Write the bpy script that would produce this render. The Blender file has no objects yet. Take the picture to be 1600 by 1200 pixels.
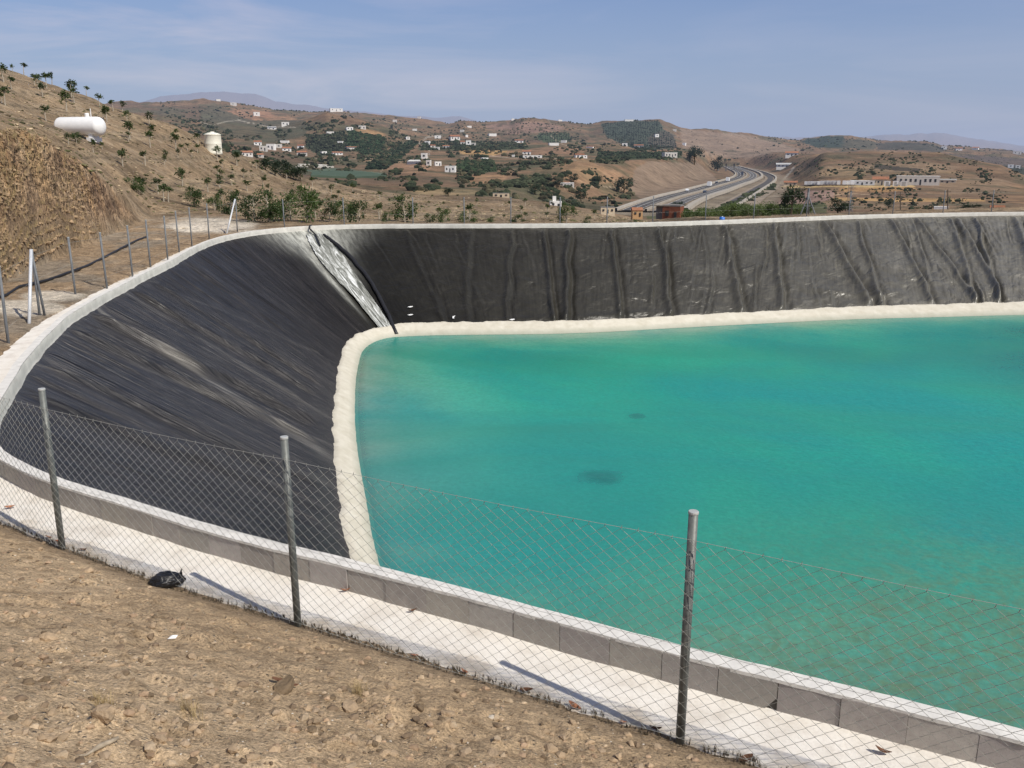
import bpy, math, random
import numpy as np
from mathutils import Vector, Matrix
random.seed(7); RNG = np.random.default_rng(7)
SC = bpy.context.scene; COL = SC.collection
PI = math.pi
F = 1400.0; PITCH = math.radians(14.4); H = 3.16      # camera: focal length in photo pixels, pitch, height over the rim
ZW = -3.85                                            # water level

# ------------------------------------------------------------------ helpers
def ray(x, y):
    a = (x-800)/F; b = (y-600)/F
    return a, math.cos(PITCH)-b*math.sin(PITCH), -math.sin(PITCH)-b*math.cos(PITCH)
def un(x, y, z):
    a, dy, dz = ray(x, y); t = (z-H)/dz
    return a*t, dy*t
def proj(X, Y, Z):
    Z = Z-H; c, s = math.cos(PITCH), math.sin(PITCH)
    fw = np.maximum(Y*c - Z*s, .01); up = Y*s + Z*c
    return 800+F*X/fw, 600-F*up/fw

def _h(ix, iy, s):
    n = (ix.astype(np.int64)*374761393 + iy.astype(np.int64)*668265263 + s*1274126177) & 0xffffffff
    n = ((n ^ (n >> 13))*1274126177) & 0xffffffff
    return ((n ^ (n >> 16)) & 0xffff)/65535.0
def vn(x, y, s=0):
    x = np.asarray(x, float); y = np.asarray(y, float)
    ix = np.floor(x); iy = np.floor(y); fx = x-ix; fy = y-iy
    fx = fx*fx*(3-2*fx); fy = fy*fy*(3-2*fy)
    a = _h(ix, iy, s); b = _h(ix+1, iy, s); c = _h(ix, iy+1, s); d = _h(ix+1, iy+1, s)
    return (a*(1-fx)+b*fx)*(1-fy) + (c*(1-fx)+d*fx)*fy
def fbm(x, y, s=0, o=4, g=.5):
    t = 0; a = 1; n = 0
    for k in range(o):
        t = t + a*vn(x*2**k+k*13.7, y*2**k-k*7.3, s+k); n += a; a *= g
    return t/n*2-1
def sm(e0, e1, x):
    t = np.clip((x-e0)/(e1-e0), 0, 1); return t*t*(3-2*t)

def tag(o, label=None, cat=None, group=None, kind=None):
    if label: o['label'] = label
    if cat: o['category'] = cat
    if group: o['group'] = group
    if kind: o['kind'] = kind
    return o
def empty(name, loc, rz=0, parent=None):
    o = bpy.data.objects.new(name, None); COL.objects.link(o); o.location = loc; o.rotation_euler = (0, 0, rz)
    o.empty_display_size = .2; return o
def link(name, me, parent=None, mat=None):
    o = bpy.data.objects.new(name, me); COL.objects.link(o)
    if mat is not None and not me.materials: me.materials.append(mat)
    if parent: o.parent = parent
    return o
def mesh_np(name, co, faces, smooth=True, attrs=None, uv=None):
    """co (n,3); faces (m,k) array"""
    me = bpy.data.meshes.new(name); co = np.asarray(co, np.float32); faces = np.asarray(faces, np.int32)
    m, k = faces.shape
    me.vertices.add(len(co)); me.vertices.foreach_set('co', co.ravel())
    me.loops.add(m*k); me.loops.foreach_set('vertex_index', faces.ravel())
    me.polygons.add(m); me.polygons.foreach_set('loop_start', np.arange(0, m*k, k, dtype=np.int32))
    me.polygons.foreach_set('loop_total', np.full(m, k, np.int32))
    me.polygons.foreach_set('use_smooth', np.full(m, smooth, bool))
    for an, (ty, arr) in (attrs or {}).items():
        at = me.attributes.new(an, ty, 'POINT')
        if ty == 'FLOAT': at.data.foreach_set('value', np.asarray(arr, np.float32).ravel())
        elif ty == 'FLOAT_COLOR':
            arr = np.asarray(arr, np.float32)
            if arr.shape[1] == 3: arr = np.concatenate([arr, np.ones((len(arr), 1), np.float32)], 1)
            at.data.foreach_set('color', arr.ravel())
    me.update(calc_edges=True); me.validate()
    return me
def grid_faces(nr, nc, wrap=False):
    r = np.arange(nr-1)[:, None]; c = np.arange(nc if wrap else nc-1)[None, :]
    c2 = (c+1) % nc
    a = r*nc+c; b = r*nc+c2; d = (r+1)*nc+c; e = (r+1)*nc+c2
    return np.stack([a, b, e, d], -1).reshape(-1, 4)

class MB:
    """collects pieces into one mesh"""
    def __init__(s): s.v = []; s.f = []; s.c = []; s.smooth = False
    def add(s, vs, fs, col=None):
        n = len(s.v); s.v += [tuple(v) for v in vs]; s.f += [tuple(i+n for i in f) for f in fs]
        s.c += [col or (1, 1, 1)]*len(vs); return s
    def box(s, c, d, rz=0, col=None):
        x, y, z = c; a, b, e = d[0]/2, d[1]/2, d[2]/2; cs, sn = math.cos(rz), math.sin(rz)
        vs = [(x+i*a*cs-j*b*sn, y+i*a*sn+j*b*cs, z+k*e) for k in (-1, 1) for i, j in ((-1, -1), (1, -1), (1, 1), (-1, 1))]
        return s.add(vs, [(3, 2, 1, 0), (4, 5, 6, 7), (0, 1, 5, 4), (1, 2, 6, 5), (2, 3, 7, 6), (3, 0, 4, 7)], col)
    def tube(s, pts, r, n=8, cap=True, col=None):
        pts = [Vector(p) for p in pts]; rs = r if isinstance(r, (list, tuple)) else [r]*len(pts)
        vs = []; 
        for i, p in enumerate(pts):
            d = (pts[min(i+1, len(pts)-1)]-pts[max(i-1, 0)]).normalized()
            a = d.cross(Vector((0, 0, 1)) if abs(d.z) < .9 else Vector((1, 0, 0))).normalized(); b = d.cross(a)
            for k in range(n):
                t = 2*PI*k/n; vs.append(p+(a*math.cos(t)+b*math.sin(t))*rs[i])
        fs = [(i*n+k, i*n+(k+1) % n, (i+1)*n+(k+1) % n, (i+1)*n+k) for i in range(len(pts)-1) for k in range(n)]
        if cap: fs += [tuple(range(n))[::-1], tuple(range((len(pts)-1)*n, len(pts)*n))]
        return s.add(vs, fs, col)
    def lathe(s, prof, n=24, c=(0, 0, 0), axis='z', col=None):
        vs = []
        for r, h in prof:
            for k in range(n):
                t = 2*PI*k/n; p = (r*math.cos(t), r*math.sin(t), h)
                if axis == 'x': p = (p[2], p[0], p[1])
                vs.append((p[0]+c[0], p[1]+c[1], p[2]+c[2]))
        m = len(prof)
        fs = [(i*n+k, i*n+(k+1) % n, (i+1)*n+(k+1) % n, (i+1)*n+k) for i in range(m-1) for k in range(n)]
        fs += [tuple(range(n))[::-1], tuple(range((m-1)*n, m*n))]
        return s.add(vs, fs, col)
    def mesh(s, name, smooth=None):
        me = bpy.data.meshes.new(name); me.from_pydata(s.v, [], s.f)
        if any(c != (1, 1, 1) for c in s.c):
            at = me.attributes.new('Col', 'FLOAT_COLOR', 'POINT')
            at.data.foreach_set('color', np.array([(*c, 1) for c in s.c], np.float32).ravel())
        if s.smooth if smooth is None else smooth: me.polygons.foreach_set('use_smooth', [True]*len(me.polygons))
        me.update(); return me
    def build(s, name, mat, parent=None, smooth=None): return link(name, s.mesh(name, smooth), parent, mat)

# ------------------------------------------------------------------ materials
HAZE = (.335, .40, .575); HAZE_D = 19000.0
class NT:
    def __init__(s, name):
        s.m = bpy.data.materials.new(name); s.m.use_nodes = True; s.t = s.m.node_tree; s.t.nodes.clear()
    def n(s, ty, **k):
        o = s.t.nodes.new(ty)
        for a, b in k.items():
            if a == 'ins':
                for i, v in b.items():
                    if isinstance(v, bpy.types.NodeSocket): s.t.links.new(v, o.inputs[i])
                    else: o.inputs[i].default_value = v
            else: setattr(o, a, b)
        return o
    def noise(s, scale, det=4, rough=.55, vec=None, dist=0):
        i = {'Scale': scale, 'Detail': det, 'Roughness': rough, 'Distortion': dist}
        if vec is not None: i['Vector'] = vec
        return s.n('ShaderNodeTexNoise', ins=i).outputs[0]
    def ramp(s, fac, stops):
        r = s.n('ShaderNodeValToRGB', ins={0: fac}); e = r.color_ramp.elements
        while len(e) < len(stops): e.new(.5)
        for q, (p, c) in zip(e, stops):
            q.position = p; q.color = (*c, 1) if isinstance(c, tuple) else (c, c, c, 1)
        return r.outputs[0]
    def mix(s, fac, a, b, bt='MIX'):
        o = s.n('ShaderNodeMix', data_type='RGBA', blend_type=bt)
        for i, v in ((0, fac), (6, a), (7, b)):
            if isinstance(v, bpy.types.NodeSocket): s.t.links.new(v, o.inputs[i])
            else: o.inputs[i].default_value = (*v, 1) if isinstance(v, tuple) else v
        return o.outputs[2]
    def math(s, op, a, b=0., c=0.): return s.n('ShaderNodeMath', operation=op, ins={0: a, 1: b, 2: c}).outputs[0]
    def attr(s, name): return s.n('ShaderNodeAttribute', attribute_name=name)
    def pos(s): return s.n('ShaderNodeNewGeometry').outputs['Position']
    def obj(s): return s.n('ShaderNodeTexCoord').outputs['Object']
    def vmul(s, v, k): return s.n('ShaderNodeVectorMath', operation='MULTIPLY', ins={0: v, 1: k}).outputs[0]
    def bump(s, h, st=.5, dist=.02, nrm=None):
        i = {'Height': h, 'Strength': st, 'Distance': dist}
        if nrm is not None: i['Normal'] = nrm
        return s.n('ShaderNodeBump', ins=i).outputs[0]
    def bsdf(s, col, rough=.8, spec=.3, nrm=None, metal=0., alpha=None, trans=None):
        i = {'Base Color': (*col, 1) if isinstance(col, tuple) else col, 'Roughness': rough, 'Specular IOR Level': spec, 'Metallic': metal}
        if nrm is not None: i['Normal'] = nrm
        return s.n('ShaderNodeBsdfPrincipled', ins=i).outputs[0]
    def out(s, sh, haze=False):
        if haze:   # aerial haze painted in as emission, growing with distance from the origin
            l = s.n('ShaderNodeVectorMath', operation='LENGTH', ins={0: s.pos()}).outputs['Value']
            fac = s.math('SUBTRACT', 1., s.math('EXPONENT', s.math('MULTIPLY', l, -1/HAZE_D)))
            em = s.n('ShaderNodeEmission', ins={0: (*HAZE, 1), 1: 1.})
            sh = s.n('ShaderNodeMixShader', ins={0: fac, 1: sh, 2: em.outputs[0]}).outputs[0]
        s.n('ShaderNodeOutputMaterial', ins={0: sh}); return s.m

def simple(name, col, rough=.8, var=.15, scale=6., spec=.3, bump=.2, metal=0., haze=False, bd=.01, usecol=False):
    m = NT(name); c = col; p = m.obj()
    n = m.noise(scale, 5, .6, p)
    base = m.attr('Col').outputs[0] if usecol else (*col,)
    k = m.ramp(n, [(.25, 1-var*1.6), (.75, 1+var)])
    cc = m.mix(1., base if usecol else tuple(col), k, 'MULTIPLY')
    if haze: cc = m.mix(1., cc, m.ramp(m.n('ShaderNodeObjectInfo').outputs['Random'], [(0., (.72, .69, .65)), (.5, (.93, .92, .9)), (1., (1.03, 1.03, 1.03))]), 'MULTIPLY')
    nr = m.bump(m.noise(scale*5, 4, .6, p), bump, bd) if bump else None
    return m.out(m.bsdf(cc, rough, spec, nr, metal), haze)

def mat_ground():
    m = NT('ground'); p = m.pos(); col = m.attr('Col').outputs[0]; near = m.attr('near').outputs['Fac']
    big = m.noise(.9, 5, .6, p); mid = m.noise(7., 6, .65, p); fine = m.noise(55., 4, .7, p)
    far = m.noise(.035, 6, .7, p)
    c = m.mix(near, m.mix(1., col, m.ramp(m.math('ADD', m.math('MULTIPLY', far, .5), m.math('MULTIPLY', m.noise(.16, 5, .7, p), .5)), [(.36, .50), (.5, .98), (.64, 1.35)]), 'MULTIPLY'), m.mix(1., col, m.ramp(big, [(.25, .80), (.75, 1.16)]), 'MULTIPLY'))
    c = m.mix(near, c, m.mix(1., c, m.ramp(mid, [(.30, (.60, .58, .55)), (.5, (1, 1, 1)), (.68, (1.28, 1.27, 1.24))]), 'MULTIPLY'))
    c = m.mix(near, c, m.mix(1., c, m.ramp(fine, [(.32, .50), (.5, 1.0), (.7, 1.4)]), 'MULTIPLY'))
    midf = m.attr('mid').outputs['Fac']; nm = m.math('ADD', m.math('MULTIPLY', m.noise(1.6, 6, .75, p, .4), .6), m.math('MULTIPLY', m.noise(6., 4, .7, p), .4))
    c = m.mix(midf, c, m.mix(1., c, m.ramp(nm, [(.36, .52), (.5, 1.), (.64, 1.42)]), 'MULTIPLY'))
    cut = m.attr('cut').outputs['Fac']; wv = m.n('ShaderNodeVectorMath', operation='ADD', ins={0: p, 1: m.vmul(m.n('ShaderNodeTexNoise', ins={'Vector': p, 'Scale': 1.1, 'Detail': 4}).outputs['Color'], (1.2, 1.2, 1.2))}).outputs[0]
    v1 = m.n('ShaderNodeTexVoronoi', feature='F1', ins={'Vector': m.vmul(wv, (1., 1., 1.9)), 'Scale': 1.7}); v2 = m.n('ShaderNodeTexVoronoi', feature='F1', ins={'Vector': m.vmul(wv, (1., 1., 1.6)), 'Scale': 4.5})
    cc = m.n('ShaderNodeSeparateColor', ins={0: v2.outputs['Color']}).outputs[0]; c1 = m.n('ShaderNodeSeparateColor', ins={0: v1.outputs['Color']}).outputs[0]
    c = m.mix(cut, c, m.mix(1., c, m.ramp(m.math('ADD', m.math('MULTIPLY', cc, .6), m.math('MULTIPLY', c1, .4)), [(.1, (.55, .5, .47)), (.5, (1., .97, .93)), (.9, (1.5, 1.42, 1.3))]), 'MULTIPLY'))
    hcut = m.math('ADD', m.math('MULTIPLY', v1.outputs['Distance'], .7), m.math('MULTIPLY', v2.outputs['Distance'], .35))
    # embedded gravel
    vo = m.n('ShaderNodeTexVoronoi', feature='F1', ins={'Vector': p, 'Scale': 32., 'Randomness': 1.})
    stone = m.ramp(vo.outputs['Distance'], [(.12, 1.), (.33, 0.)])
    sc = m.n('ShaderNodeSeparateColor', ins={0: vo.outputs['Color']}).outputs[0]
    sel = m.math('MULTIPLY', m.math('GREATER_THAN', sc, .72), m.math('MULTIPLY', stone, near))
    c = m.mix(m.math('MULTIPLY', sel, .8), c, m.ramp(sc, [(.72, (.22, .17, .11)), (.9, (.42, .35, .26)), (1., (.62, .56, .46))]))
    h = m.math('ADD', m.math('MULTIPLY', mid, 1.), m.math('MULTIPLY', fine, .35))
    h = m.math('ADD', h, m.math('MULTIPLY', sel, .25))
    nr = m.n('ShaderNodeBump', ins={'Height': h, 'Strength': m.math('MULTIPLY', near, 1.), 'Distance': .06}).outputs[0]
    nr = m.n('ShaderNodeBump', ins={'Height': nm, 'Strength': m.math('MULTIPLY', midf, .8), 'Distance': .25, 'Normal': nr}).outputs[0]
    nr = m.n('ShaderNodeBump', ins={'Height': m.math('MULTIPLY', hcut, -1.), 'Strength': m.math('MULTIPLY', cut, .9), 'Distance': .45, 'Normal': nr}).outputs[0]
    nf = m.n('ShaderNodeBump', ins={'Height': m.noise(.12, 6, .7, p), 'Strength': m.math('MULTIPLY', m.math('SUBTRACT', 1., near), .55), 'Distance': 5., 'Normal': nr}).outputs[0]
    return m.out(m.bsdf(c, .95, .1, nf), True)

def mat_liner():
    m = NT('black_liner'); u = m.attr('u').outputs['Fac']; v = m.attr('v').outputs['Fac']; left = m.attr('left').outputs['Fac']; st = m.attr('stain').outputs['Fac']
    vec = m.n('ShaderNodeCombineXYZ', ins={0: m.math('MULTIPLY', u, 8.), 1: m.math('MULTIPLY', v, .42), 2: 0.}).outputs[0]
    vec2 = m.n('ShaderNodeCombineXYZ', ins={0: m.math('MULTIPLY', u, 1.3), 1: m.math('MULTIPLY', v, .22), 2: 4.}).outputs[0]
    p = m.pos()
    s1 = m.noise(1.6, 5, .65, vec, .3); s2 = m.noise(1.3, 4, .6, vec2, .5); d = m.noise(.6, 5, .6, p); d2 = m.noise(3.5, 5, .7, p)
    streak = m.math('ADD', m.math('MULTIPLY', s1, .6), m.math('MULTIPLY', s2, .4))
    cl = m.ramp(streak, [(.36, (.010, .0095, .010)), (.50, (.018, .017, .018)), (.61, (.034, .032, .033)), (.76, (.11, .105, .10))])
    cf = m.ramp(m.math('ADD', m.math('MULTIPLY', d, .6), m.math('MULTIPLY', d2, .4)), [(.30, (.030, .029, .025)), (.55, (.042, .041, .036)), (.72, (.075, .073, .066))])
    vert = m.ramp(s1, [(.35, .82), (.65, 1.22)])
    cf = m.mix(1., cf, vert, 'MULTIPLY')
    cf = m.mix(1., cf, m.ramp(m.attr('grey').outputs['Fac'], [(0., .30), (.30, 1.1), (.6, 2.5), (1., 4.0)]), 'MULTIPLY')  # far wall's sheen painted into the colour, paler towards its right end
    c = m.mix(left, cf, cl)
    sn = m.ramp(m.noise(1.4, 5, .7, m.n('ShaderNodeCombineXYZ', ins={0: m.math('MULTIPLY', u, 4.), 1: m.math('MULTIPLY', v, .9), 2: 0.}).outputs[0]), [(.38, .35), (.6, 1.)])
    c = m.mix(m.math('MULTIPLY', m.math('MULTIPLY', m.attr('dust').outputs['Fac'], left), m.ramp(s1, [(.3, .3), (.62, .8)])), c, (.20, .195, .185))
    c = m.mix(m.math('MULTIPLY', st, sn), c, (.52, .55, .54))
    rough = m.ramp(m.math('ADD', m.math('MULTIPLY', d2, .5), m.math('MULTIPLY', left, .18)), [(.15, .34), (.5, .50)])
    vecf = m.n('ShaderNodeCombineXYZ', ins={0: m.math('ADD', m.math('MULTIPLY', u, 11.), m.math('MULTIPLY', s2, 2.)), 1: m.math('MULTIPLY', v, .33), 2: 9.}).outputs[0]
    rf = m.math('ABSOLUTE', m.math('SUBTRACT', m.noise(1., 3, .6, vecf), .5))
    grey = m.attr('grey').outputs['Fac']
    vecc = m.n('ShaderNodeCombineXYZ', ins={0: u, 1: m.math('MULTIPLY', v, 1.7), 2: 0.}).outputs[0]
    k1 = m.math('ABSOLUTE', m.math('SUBTRACT', m.noise(.8, 3, .5, vecc, .6), .5)); k2 = m.math('ABSOLUTE', m.math('SUBTRACT', m.noise(.35, 2, .5, vecc, .4), .5))
    wr = m.math('MULTIPLY', m.math('ADD', k1, k2), m.math('SUBTRACT', 1., left))
    nr = m.bump(m.noise(5., 5, .6, p), .35, .03)
    nr = m.n('ShaderNodeBump', ins={'Height': rf, 'Strength': m.math('MULTIPLY', left, .9), 'Distance': -.16, 'Normal': nr}).outputs[0]
    nr = m.n('ShaderNodeBump', ins={'Height': wr, 'Strength': m.math('ADD', .35, m.math('MULTIPLY', grey, .65)), 'Distance': -.34, 'Normal': nr}).outputs[0]
    c = m.mix(m.math('MULTIPLY', left, .85), c, m.mix(1., c, m.ramp(rf, [(0., 1.9), (.035, 1.15), (.12, .8)]), 'MULTIPLY'))
    c = m.mix(1., c, (1.05, 1.0, .90), 'MULTIPLY')
    sp = m.math('ADD', .16, m.math('MULTIPLY', grey, .6))
    return m.out(m.bsdf(c, rough, sp, nr))

def mat_water():
    m = NT('pond_water'); s = m.attr('shore').outputs['Fac']; p = m.pos(); dk = m.attr('dark').outputs['Fac']; sh = m.attr('shallow').outputs['Fac']
    n1 = m.noise(.12, 4, .55, p, .6); n2 = m.noise(1.1, 5, .6, p, .4)
    ss = m.math('ADD', s, m.math('MULTIPLY', m.math('SUBTRACT', n2, .5), .5))
    c = m.ramp(m.math('DIVIDE', ss, 9.), [(.0, (.21, .25, .17)), (.05, (.22, .38, .27)), (.16, (.11, .365, .25)), (.34, (.060, .40, .265)), (.55, (.020, .365, .235)), (1., (.012, .335, .215))])
    c = m.mix(m.ramp(n1, [(.42, 0.), (.60, .85)]), c, (.004, .285, .238))
    c = m.mix(m.math('MULTIPLY', dk, .85), c, (.012, .125, .105))
    n3 = m.noise(2.6, 5, .7, p, 1.2)
    c = m.mix(m.math('MULTIPLY', sh, m.ramp(n3, [(.35, .25), (.65, .9)])), c, (.13, .21, .085))
    c = m.mix(1., c, m.ramp(m.noise(9., 4, .7, p), [(.3, .86), (.7, 1.14)]), 'MULTIPLY')
    c = m.mix(m.ramp(m.noise(.07, 5, .6, m.vmul(p, (.6, 1.5, 1.)), 1.), [(.48, 0.), (.66, .65)]), c, (.022, .26, .165))
    w = m.math('ADD', m.noise(2.2, 3, .5, p, .5), m.math('MULTIPLY', m.noise(11., 3, .5, p), .3))
    nr = m.bump(w, .5, .035)
    d = m.n('ShaderNodeBsdfDiffuse', ins={'Color': c, 'Normal': nr}).outputs[0]
    tr = m.n('ShaderNodeBsdfTransparent', ins={'Color': (.55, .95, .88, 1)}).outputs[0]
    al = m.ramp(m.math('DIVIDE', s, 9.), [(0., .45), (.05, .20), (.2, .12), (1., .10)])
    al = m.math('ADD', al, m.math('MULTIPLY', m.attr('clear').outputs['Fac'], .34))
    body = m.n('ShaderNodeMixShader', ins={0: al, 1: d, 2: tr}).outputs[0]
    gl = m.n('ShaderNodeBsdfGlossy', ins={'Color': (1, 1, 1, 1), 'Roughness': .2, 'Normal': nr}).outputs[0]
    fr = m.n('ShaderNodeFresnel', ins={'IOR': 1.28, 'Normal': nr}).outputs[0]
    return m.out(m.n('ShaderNodeMixShader', ins={0: m.math('MULTIPLY', fr, .2), 1: body, 2: gl}).outputs[0])

def mat_block():
    m = NT('concrete_block'); p = m.pos(); col = m.attr('Col').outputs[0]
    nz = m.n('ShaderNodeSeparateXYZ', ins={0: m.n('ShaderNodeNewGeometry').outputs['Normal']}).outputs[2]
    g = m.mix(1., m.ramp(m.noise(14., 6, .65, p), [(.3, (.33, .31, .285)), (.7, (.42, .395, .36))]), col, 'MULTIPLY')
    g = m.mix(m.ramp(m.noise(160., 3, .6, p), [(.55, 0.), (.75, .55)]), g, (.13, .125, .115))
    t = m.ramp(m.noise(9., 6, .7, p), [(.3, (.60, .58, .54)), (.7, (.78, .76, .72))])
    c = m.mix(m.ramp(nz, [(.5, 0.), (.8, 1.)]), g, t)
    return m.out(m.bsdf(c, .9, .2, m.bump(m.noise(90., 5, .7, p), .35, .006)))

def mat_slab():
    m = NT('lime_concrete'); p = m.pos(); s = m.attr('edge').outputs['Fac']
    c = m.ramp(m.noise(4., 6, .65, p), [(.25, (.60, .55, .48)), (.5, (.76, .72, .65)), (.8, (.84, .81, .75))])
    c = m.mix(m.ramp(m.noise(40., 4, .7, p), [(.5, 0.), (.8, .35)]), c, (.45, .38, .29))
    e = m.math('ADD', s, m.math('MULTIPLY', m.math('SUBTRACT', m.noise(3., 6, .7, p), .5), .9))
    c = m.mix(m.ramp(e, [(.50, 0.), (.85, .95)]), c, (.42, .33, .22))
    return m.out(m.bsdf(c, .95, .1, m.bump(m.noise(35., 6, .7, p), .6, .012)))

def mat_leaf(name, a, b, haze=False, tr=True):
    m = NT(name); p = m.pos(); n = m.noise(3.5, 3, .6, p)
    n = m.math('ADD', m.math('MULTIPLY', n, .6), m.math('MULTIPLY', m.n('ShaderNodeObjectInfo').outputs['Random'], .4))
    c = m.ramp(n, [(.25, a), (.7, b)])
    sh = m.bsdf(c, .55, .35)
    if tr:
        t = m.n('ShaderNodeBsdfTranslucent', ins={0: m.mix(1., c, (1.1, 1.3, .6), 'MULTIPLY')}).outputs[0]
        sh = m.n('ShaderNodeMixShader', ins={0: .3, 1: sh, 2: t}).outputs[0]
    return m.out(sh, haze)

M = {}
M['ground'] = mat_ground(); M['liner'] = mat_liner(); M['water'] = mat_water(); M['block'] = mat_block(); M['slab'] = mat_slab()
M['galv'] = simple('galvanised_steel', (.15, .16, .148), .5, .3, 14., .4, .1, .15)
M['galvlight'] = simple('bright_galvanised_steel', (.62, .64, .66), .5, .1, 30., .5, .1, .1)
M['wire'] = simple('galvanised_wire', (.40, .40, .36), .5, .2, 40., .5, 0, .1)
M['farpost'] = simple('grey_post', (.16, .17, .18), .6, .2, 10.)
M['block_core'] = simple('dark_mortar', (.10, .095, .085), .95, .1, 8., .05)  # dark mortar core seen in the block joints and chips
M['white_tank'] = simple('white_tank_paint', (.82, .82, .80), .45, .05, 2., .4, .05)
M['cream_tank'] = simple('cream_tank_paint', (.80, .78, .66), .5, .06, 2., .4, .05)
M['leaf'] = mat_leaf('sapling_leaves', (.028, .045, .016), (.080, .110, .036))
M['leafb'] = mat_leaf('bush_leaves', (.022, .042, .013), (.080, .12, .036))
M['leafp'] = mat_leaf('pale_green_leaves', (.05, .08, .026), (.13, .17, .06))
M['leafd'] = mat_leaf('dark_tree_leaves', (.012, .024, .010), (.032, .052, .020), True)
M['bark'] = simple('pale_bark', (.42, .37, .29), .9, .2, 8.)
M['barkd'] = simple('dark_bark', (.10, .075, .05), .9, .2, 8.)
M['rock'] = simple('dirt_rock', (.42, .31, .20), .95, .25, 9., .1, .8, 0, False, .02)
M['grit'] = simple('mixed_grit', (.3, .3, .3), .95, .2, 30., .1, .5, 0, False, .01, True)
M['rockd'] = simple('dark_rock', (.20, .145, .09), .9, .25, 9., .15, .8, 0, False, .02)
M['sunk'] = simple('algae_dark_stone', (.015, .05, .04), .9, .25, 9., .1, .5)
M['rockw'] = simple('white_lime_rock', (.55, .49, .40), .95, .12, 9., .1, .5)
M['drygrass'] = simple('dry_grass', (.42, .32, .17), .9, .3, 20., .1, 0)
M['deadleaf'] = simple('dead_leaf', (.44, .20, .11), .8, .35, 25., .2, .3)
M['leafdark'] = simple('brown_dead_leaf', (.17, .085, .05), .85, .35, 25., .2, .3)
M['bag'] = simple('black_plastic_bag', (.012, .012, .013), .28, .2, 12., .5, .6, 0, False, .01)
M['pipe'] = simple('black_pipe', (.02, .02, .022), .5, .2, 12., .4, 0)
M['stick'] = simple('weathered_wood', (.36, .30, .22), .9, .3, 30.)
M['asphalt'] = simple('asphalt', (.12, .115, .11), .9, .12, .05, .2, 0, 0, True)
M['verge'] = simple('pale_road_verge', (.27, .22, .165), .95, .2, .05, .1, 0, 0, True)
M['barrier'] = simple('pale_barrier', (.42, .385, .33), .9, .1, .1, .1, 0, 0, True)
M['line'] = simple('road_paint', (.7, .7, .68), .8, .05, 1., .1, 0, 0, True)
M['whitewall'] = simple('whitewashed_wall', (.80, .78, .74), .9, .06, .8, .1, 0, 0, True)
M['creamwall'] = simple('cream_wall', (.62, .52, .38), .9, .08, .8, .1, 0, 0, True)
M['orangewall'] = simple('orange_wall', (.50, .32, .17), .9, .08, .8, .1, 0, 0, True)
M['brick'] = simple('bare_brick', (.27, .105, .065), .9, .2, 1.5, .1, 0, 0, True)
M['concretef'] = simple('bare_concrete', (.22, .21, .20), .9, .15, .8, .1, 0, 0, True)
M['terracotta'] = simple('terracotta_tiles', (.36, .17, .10), .9, .2, 1., .1, 0, 0, True)
M['greyroof'] = simple('pale_grey_roof', (.45, .45, .44), .8, .1, .8, .1, 0, 0, True)
M['pane'] = simple('dark_window', (.03, .035, .04), .3, .1, 2., .5, 0, 0, True)
M['van'] = simple('white_vehicle_paint', (.78, .79, .80), .4, .03, 2., .4, 0, 0, True)
M['cardark'] = simple('dark_vehicle_paint', (.06, .08, .12), .35, .03, 2., .5, 0, 0, True)
M['tyre'] = simple('tyre_rubber', (.02, .02, .02), .9, .03, 2., .2, 0, 0, True)
M['netting'] = simple('green_shade_netting', (.085, .125, .085), .9, .12, .1, .1, 0, 0, True)
M['plasticroof'] = simple('white_plastic_roof', (.66, .64, .58), .8, .08, .1, .1, 0, 0, True)
M['blue'] = simple('blue_plastic', (.03, .17, .60), .5, .08, 4., .4, 0)
M['pylon'] = simple('pylon_steel', (.20, .21, .22), .7, .1, 2., .3, 0, 0, True)
M['wood'] = simple('pole_wood', (.16, .13, .10), .9, .2, 3., .1, 0)
def mat_scrub():
    m = NT('scrub_foliage'); c = m.mix(1., m.attr('Col').outputs[0], m.ramp(m.noise(.5, 4, .7, m.pos()), [(.3, .6), (.7, 1.35)]), 'MULTIPLY')
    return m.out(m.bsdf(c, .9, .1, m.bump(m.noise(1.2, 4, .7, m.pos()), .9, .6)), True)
M['scrub'] = mat_scrub()
def mat_band():
    m = NT('pale_wet_liner'); p = m.pos(); v = m.attr('v').outputs['Fac']
    c = m.ramp(m.noise(3., 6, .65, p), [(.3, (.52, .48, .38)), (.7, (.66, .62, .52))])
    c = m.mix(m.ramp(v, [(.55, 0.), (.95, .8)]), c, (.30, .32, .25))
    return m.out(m.bsdf(c, .8, .2, m.bump(m.noise(6., 6, .65, p), .35, .02)))
M['band'] = mat_band()
def mat_chute():
    m = NT('limescaled_plastic'); p = m.attr('u').outputs['Fac']; v = m.attr('v').outputs['Fac']
    vec = m.n('ShaderNodeCombineXYZ', ins={0: m.math('MULTIPLY', p, 4.5), 1: m.math('MULTIPLY', v, .8), 2: 0.}).outputs[0]
    n = m.noise(1.1, 5, .6, vec, 1.2)
    c = m.ramp(n, [(.36, (.10, .105, .09)), (.47, (.22, .225, .20)), (.56, (.45, .46, .43)), (.66, (.80, .82, .80))])
    return m.out(m.bsdf(c, .6, .25, m.bump(n, .5, .04)))
M['chute'] = mat_chute()

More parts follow.
